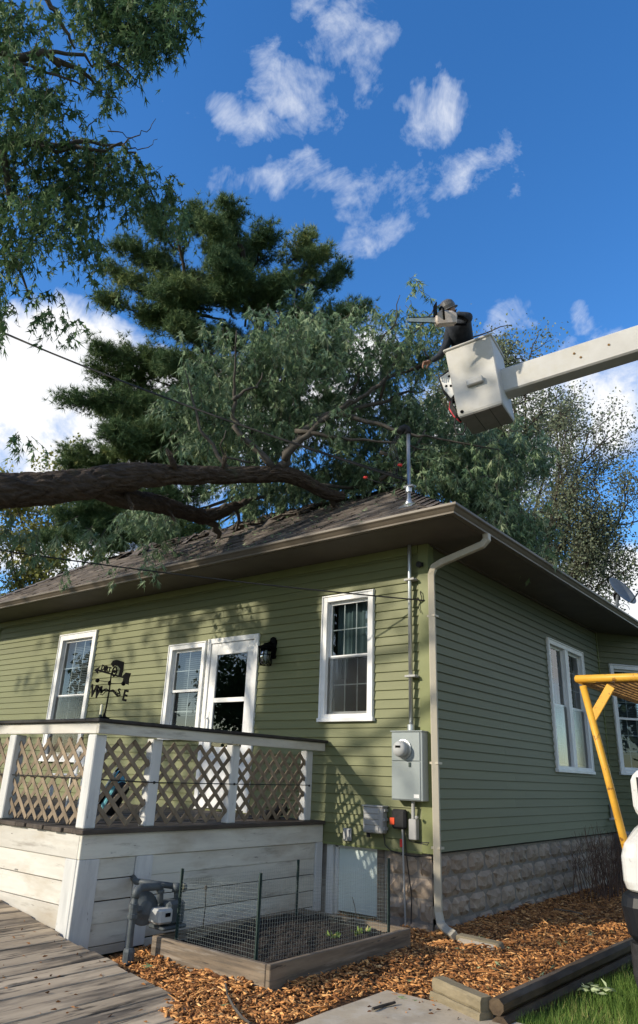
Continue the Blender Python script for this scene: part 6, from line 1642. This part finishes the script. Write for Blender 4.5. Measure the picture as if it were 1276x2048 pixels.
# ================================================================== mulch chips and grass
N = 46000
yy = -3.42+ (rng.uniform(0, 1, N)**1.35)*8.4
xx = rng.uniform(-1.36, 1.60, N)
edge_x = np.where(yy > -2.1, 1.60, .78+rng.normal(size=N)*.025)
ok = (xx < edge_x) & ~((xx > bx0-.0) & (xx < bx1+.0) & (yy > by0) & (yy < by1)) & ~((yy > -.02) & (xx < .02)) & ~((xx < -1.30) & (yy > DY)) & ~((yy < DY-.0-.02) & (xx < -.6-(yy-DY)*.0)) & ~((xx > .70) & (yy < -2.0+rng.normal(size=N)*.02))
ok &= ~((yy < DY) & (np.abs(xx) < 9) & (Z_R0+RS*xx > .02) & (xx < .3))
xx, yy = xx[ok], yy[ok]; n = len(xx)
zz_ = np.array([mulch_z(a, c) for a, c in zip(xx, yy)])+rng.uniform(.002, .030, n)
az = rng.uniform(0, 6.283, n); L = np.minimum(rng.gamma(1.4, .022, n)+.012, .20); wdt = np.minimum(.0055+rng.gamma(2, .003, n), .022)
D = np.stack([np.cos(az), np.sin(az), rng.normal(size=n)*.22], 1); D = unit(D)
Sd = unit(np.cross(D, np.array([0, 0, 1.])+rng.normal(size=(n, 3))*.45)); Nn = np.cross(Sd, D)
c = np.stack([xx, yy, zz_], 1); th = (wdt*.35)[:, None]
a0 = c-D*L[:, None]/2; a1 = c+D*L[:, None]/2; mid = c+Nn*(L*rng.uniform(-.06, .10, n))[:, None]
w_ = Sd*wdt[:, None]/2
V = np.stack([a0-w_*.5, a0+w_*.6, mid-w_+Nn*th, mid+w_+Nn*th, a1-w_*.4, a1+w_*.7, mid-w_*1.0-Nn*th, mid+w_*1.0-Nn*th], 1).reshape(-1, 3)
tr_ = np.array([(0, 1, 3), (0, 3, 2), (2, 3, 5), (2, 5, 4), (0, 2, 6), (2, 4, 6), (1, 7, 3), (3, 7, 5)])
F = ((np.arange(n)*8)[:, None, None]+tr_[None]).reshape(-1, 3)
tint = np.repeat(np.clip(rng.beta(1.6, 1.8, n), 0, 1), 8)
arr_mesh('mulch_chips', V, F, m_chip, None, tint, 'stuff')
# grass
def grass(n, x0, x1, y0, y1, hmin, hmax, name, pw=1.0):
    x = rng.uniform(x0, x1, n); y = y0+(y1-y0)*rng.uniform(0, 1, n)**pw
    k = (x > 1.69+.03*(y+2.1)) & ~((y < -2.02) & (x < 5.75) & (x > .74))
    dens_ = np.sin(x*5.1+1)*np.cos(y*4.3)+.5*np.sin(x*13+y*11)
    k &= rng.uniform(-1.8, 1.6, n) < dens_+.75
    x, y = x[k], y[k]; m = len(x)
    P = np.stack([x, y, np.full(m, -.055)], 1); a = rng.uniform(0, 6.283, m); ln = rng.uniform(.12, .75, m)
    D = np.stack([np.cos(a)*ln, np.sin(a)*ln, np.ones(m)], 1); h = rng.uniform(hmin, hmax, m)
    lf = Leafage(); lf.add(P, D, h, rng.uniform(.0035, .007, m), T_NEEDLE, rng.beta(2, 2.4, m)+(dens_[k] < -.3)*.2, curl=.35, fold=0); return lf.build(name, m_grass, None, 'stuff')
grass(80000, 1.62, 3.9, -2.05, 2.2, .035, .12, 'grass', 1.5)
grass(26000, 1.7, 12, 2.0, 14, .06, .15, 'grass', 1.3)
P = []
for k in range(150):
    x = rng.uniform(.8, 3.2); y = -2.05-rng.uniform(0, 1)**2*2.2; P.append((x, y, .008))
for k in range(120):
    x = rng.uniform(-2.6, .3); y = rng.uniform(-4.6, -3.25); P.append((x, y, ramp_z(x)+.006))
P = np.array(P); D = rng.normal(size=P.shape); D[:, 2] *= .12
lf = Leafage(); lf.add(P, D, rng.uniform(.012, .05, len(P)), rng.uniform(.006, .02, len(P)), T_BLADE, rng.uniform(0, .5, len(P)), curl=.1); lf.build('leaf_litter', m_chip, None, 'stuff')
# leaves shed by the broken limb: on the roof slope, porch, mulch and slab
P = []
for k in range(420):
    x = rng.normal()*2.0-3.2; y = rng.uniform(-.65, 1.1)
    if -9 < x < .2: P.append((x, y, ZE+PT*(y+OV)+.03))
for k in range(70):
    x, y = rng.uniform(-.9, 1.5), rng.uniform(-3.2, 1.5)
    if not (bx0-.05 < x < bx1+.05 and by0 < y < by1) and not (x < .05 and y > -.05): P.append((x, y, mulch_z(x, y)+.04 if not slab_edge(x, y) else .012))
P = np.array(P); D = rng.normal(size=P.shape); D[:, 2] *= .3
lf = Leafage(); Ls = rng.uniform(.05, .11, len(P)); lf.add(P, D, Ls, Ls*.45, T_LIMP, rng.uniform(.3, .95, len(P)), curl=.15); lf.build('shed_leaves', m_limp, None, 'stuff')
# fallen sprig on the lawn
sg = thing('leaf_sprig', 'pale fallen leaf sprig lying on the grass by the truck', 'leaf')
c0 = on_z(1192, 1988, .0); P = []; D = []
for k in range(22):
    P.append(c0+np.array([rng.normal()*.05, rng.normal()*.05, .02+rng.uniform(0, .02)])); D.append((rng.normal(), rng.normal(), .1))
lf = Leafage(); lf.add(np.array(P), np.array(D), .075, .022, T_BLADE, .95); lf.build('leaves', m_limp, sg)
b = MB(); b.tube([c0+np.array([-.08, .04, .02]), c0+np.array([0, 0, .03]), c0+np.array([.08, -.03, .02])], .003, 4); b.build('stem', m_twig, sg)
for t_, P_, D_ in SPROUTS:
    lf = Leafage(); lf.add(np.array(P_), np.array(D_), .05, .024, T_BLADE, .75+rng.normal(size=len(P_))*.15); lf.build('leaves', m_grass, t_)
    b = MB(); c = np.mean(P_, 0); b.tube([c-np.array([0, 0, .05]), c+np.array([0, 0, .03])], .003, 4); b.build('stem', m_stake, t_)

# ================================================================== unseen trees added to dim the side wall and window reflections
yt = thing('added_tree', 'leafy unseen tree added to dim the side wall and window reflections', 'tree', group='unseen trees added for shade and reflections')
b = MB(); b.tube(jitter_path([np.zeros(3), np.array([.1, 0, 2.5]), np.array([0, .1, 5.5])], .05, 3), taper(7, .28, .10), 9); b.build('trunk', m_bark, yt, smooth=True)
P = []
for k in range(42):
    v = rng.normal(size=3); v /= np.linalg.norm(v); c = np.array([0, 0, 4.9])+v*np.array([2.2, 2.2, 2.3])*rng.uniform(.3, 1)
    P += list(c+rng.normal(size=(110, 3))*.42)
P = np.array(P); lf = Leafage(); lf.add(P, rng.normal(size=P.shape)+np.array([0, 0, -.5]), rng.uniform(.18, .34, len(P)), .17, T_BLADE, .45+rng.normal(size=len(P))*.18); lf.build('crown', m_maple, yt)
first = True
for (x, y, s_) in ((-9, -23, 1.0), (-15, -21, .95), (-21, -19, 1.05), (-4, -25, 1.1), (2, -26, 1.0), (12.5, -4, 1.1), (13, 1.5, 1.25), (12.5, 7, 1.15), (13.5, 12, 1.2), (-27, -16, 1.1), (8, -24, 1.05)):
    if first: r_ = yt; first = False
    else:
        r_ = yt.copy(); COL.objects.link(r_)
        for ch in list(yt.children):
            c2 = ch.copy(); COL.objects.link(c2); c2.parent = r_
    r_.location = (x, y, -.1); r_.scale = (s_, s_, s_); r_.rotation_euler = (0, 0, random.uniform(0, 6.28))
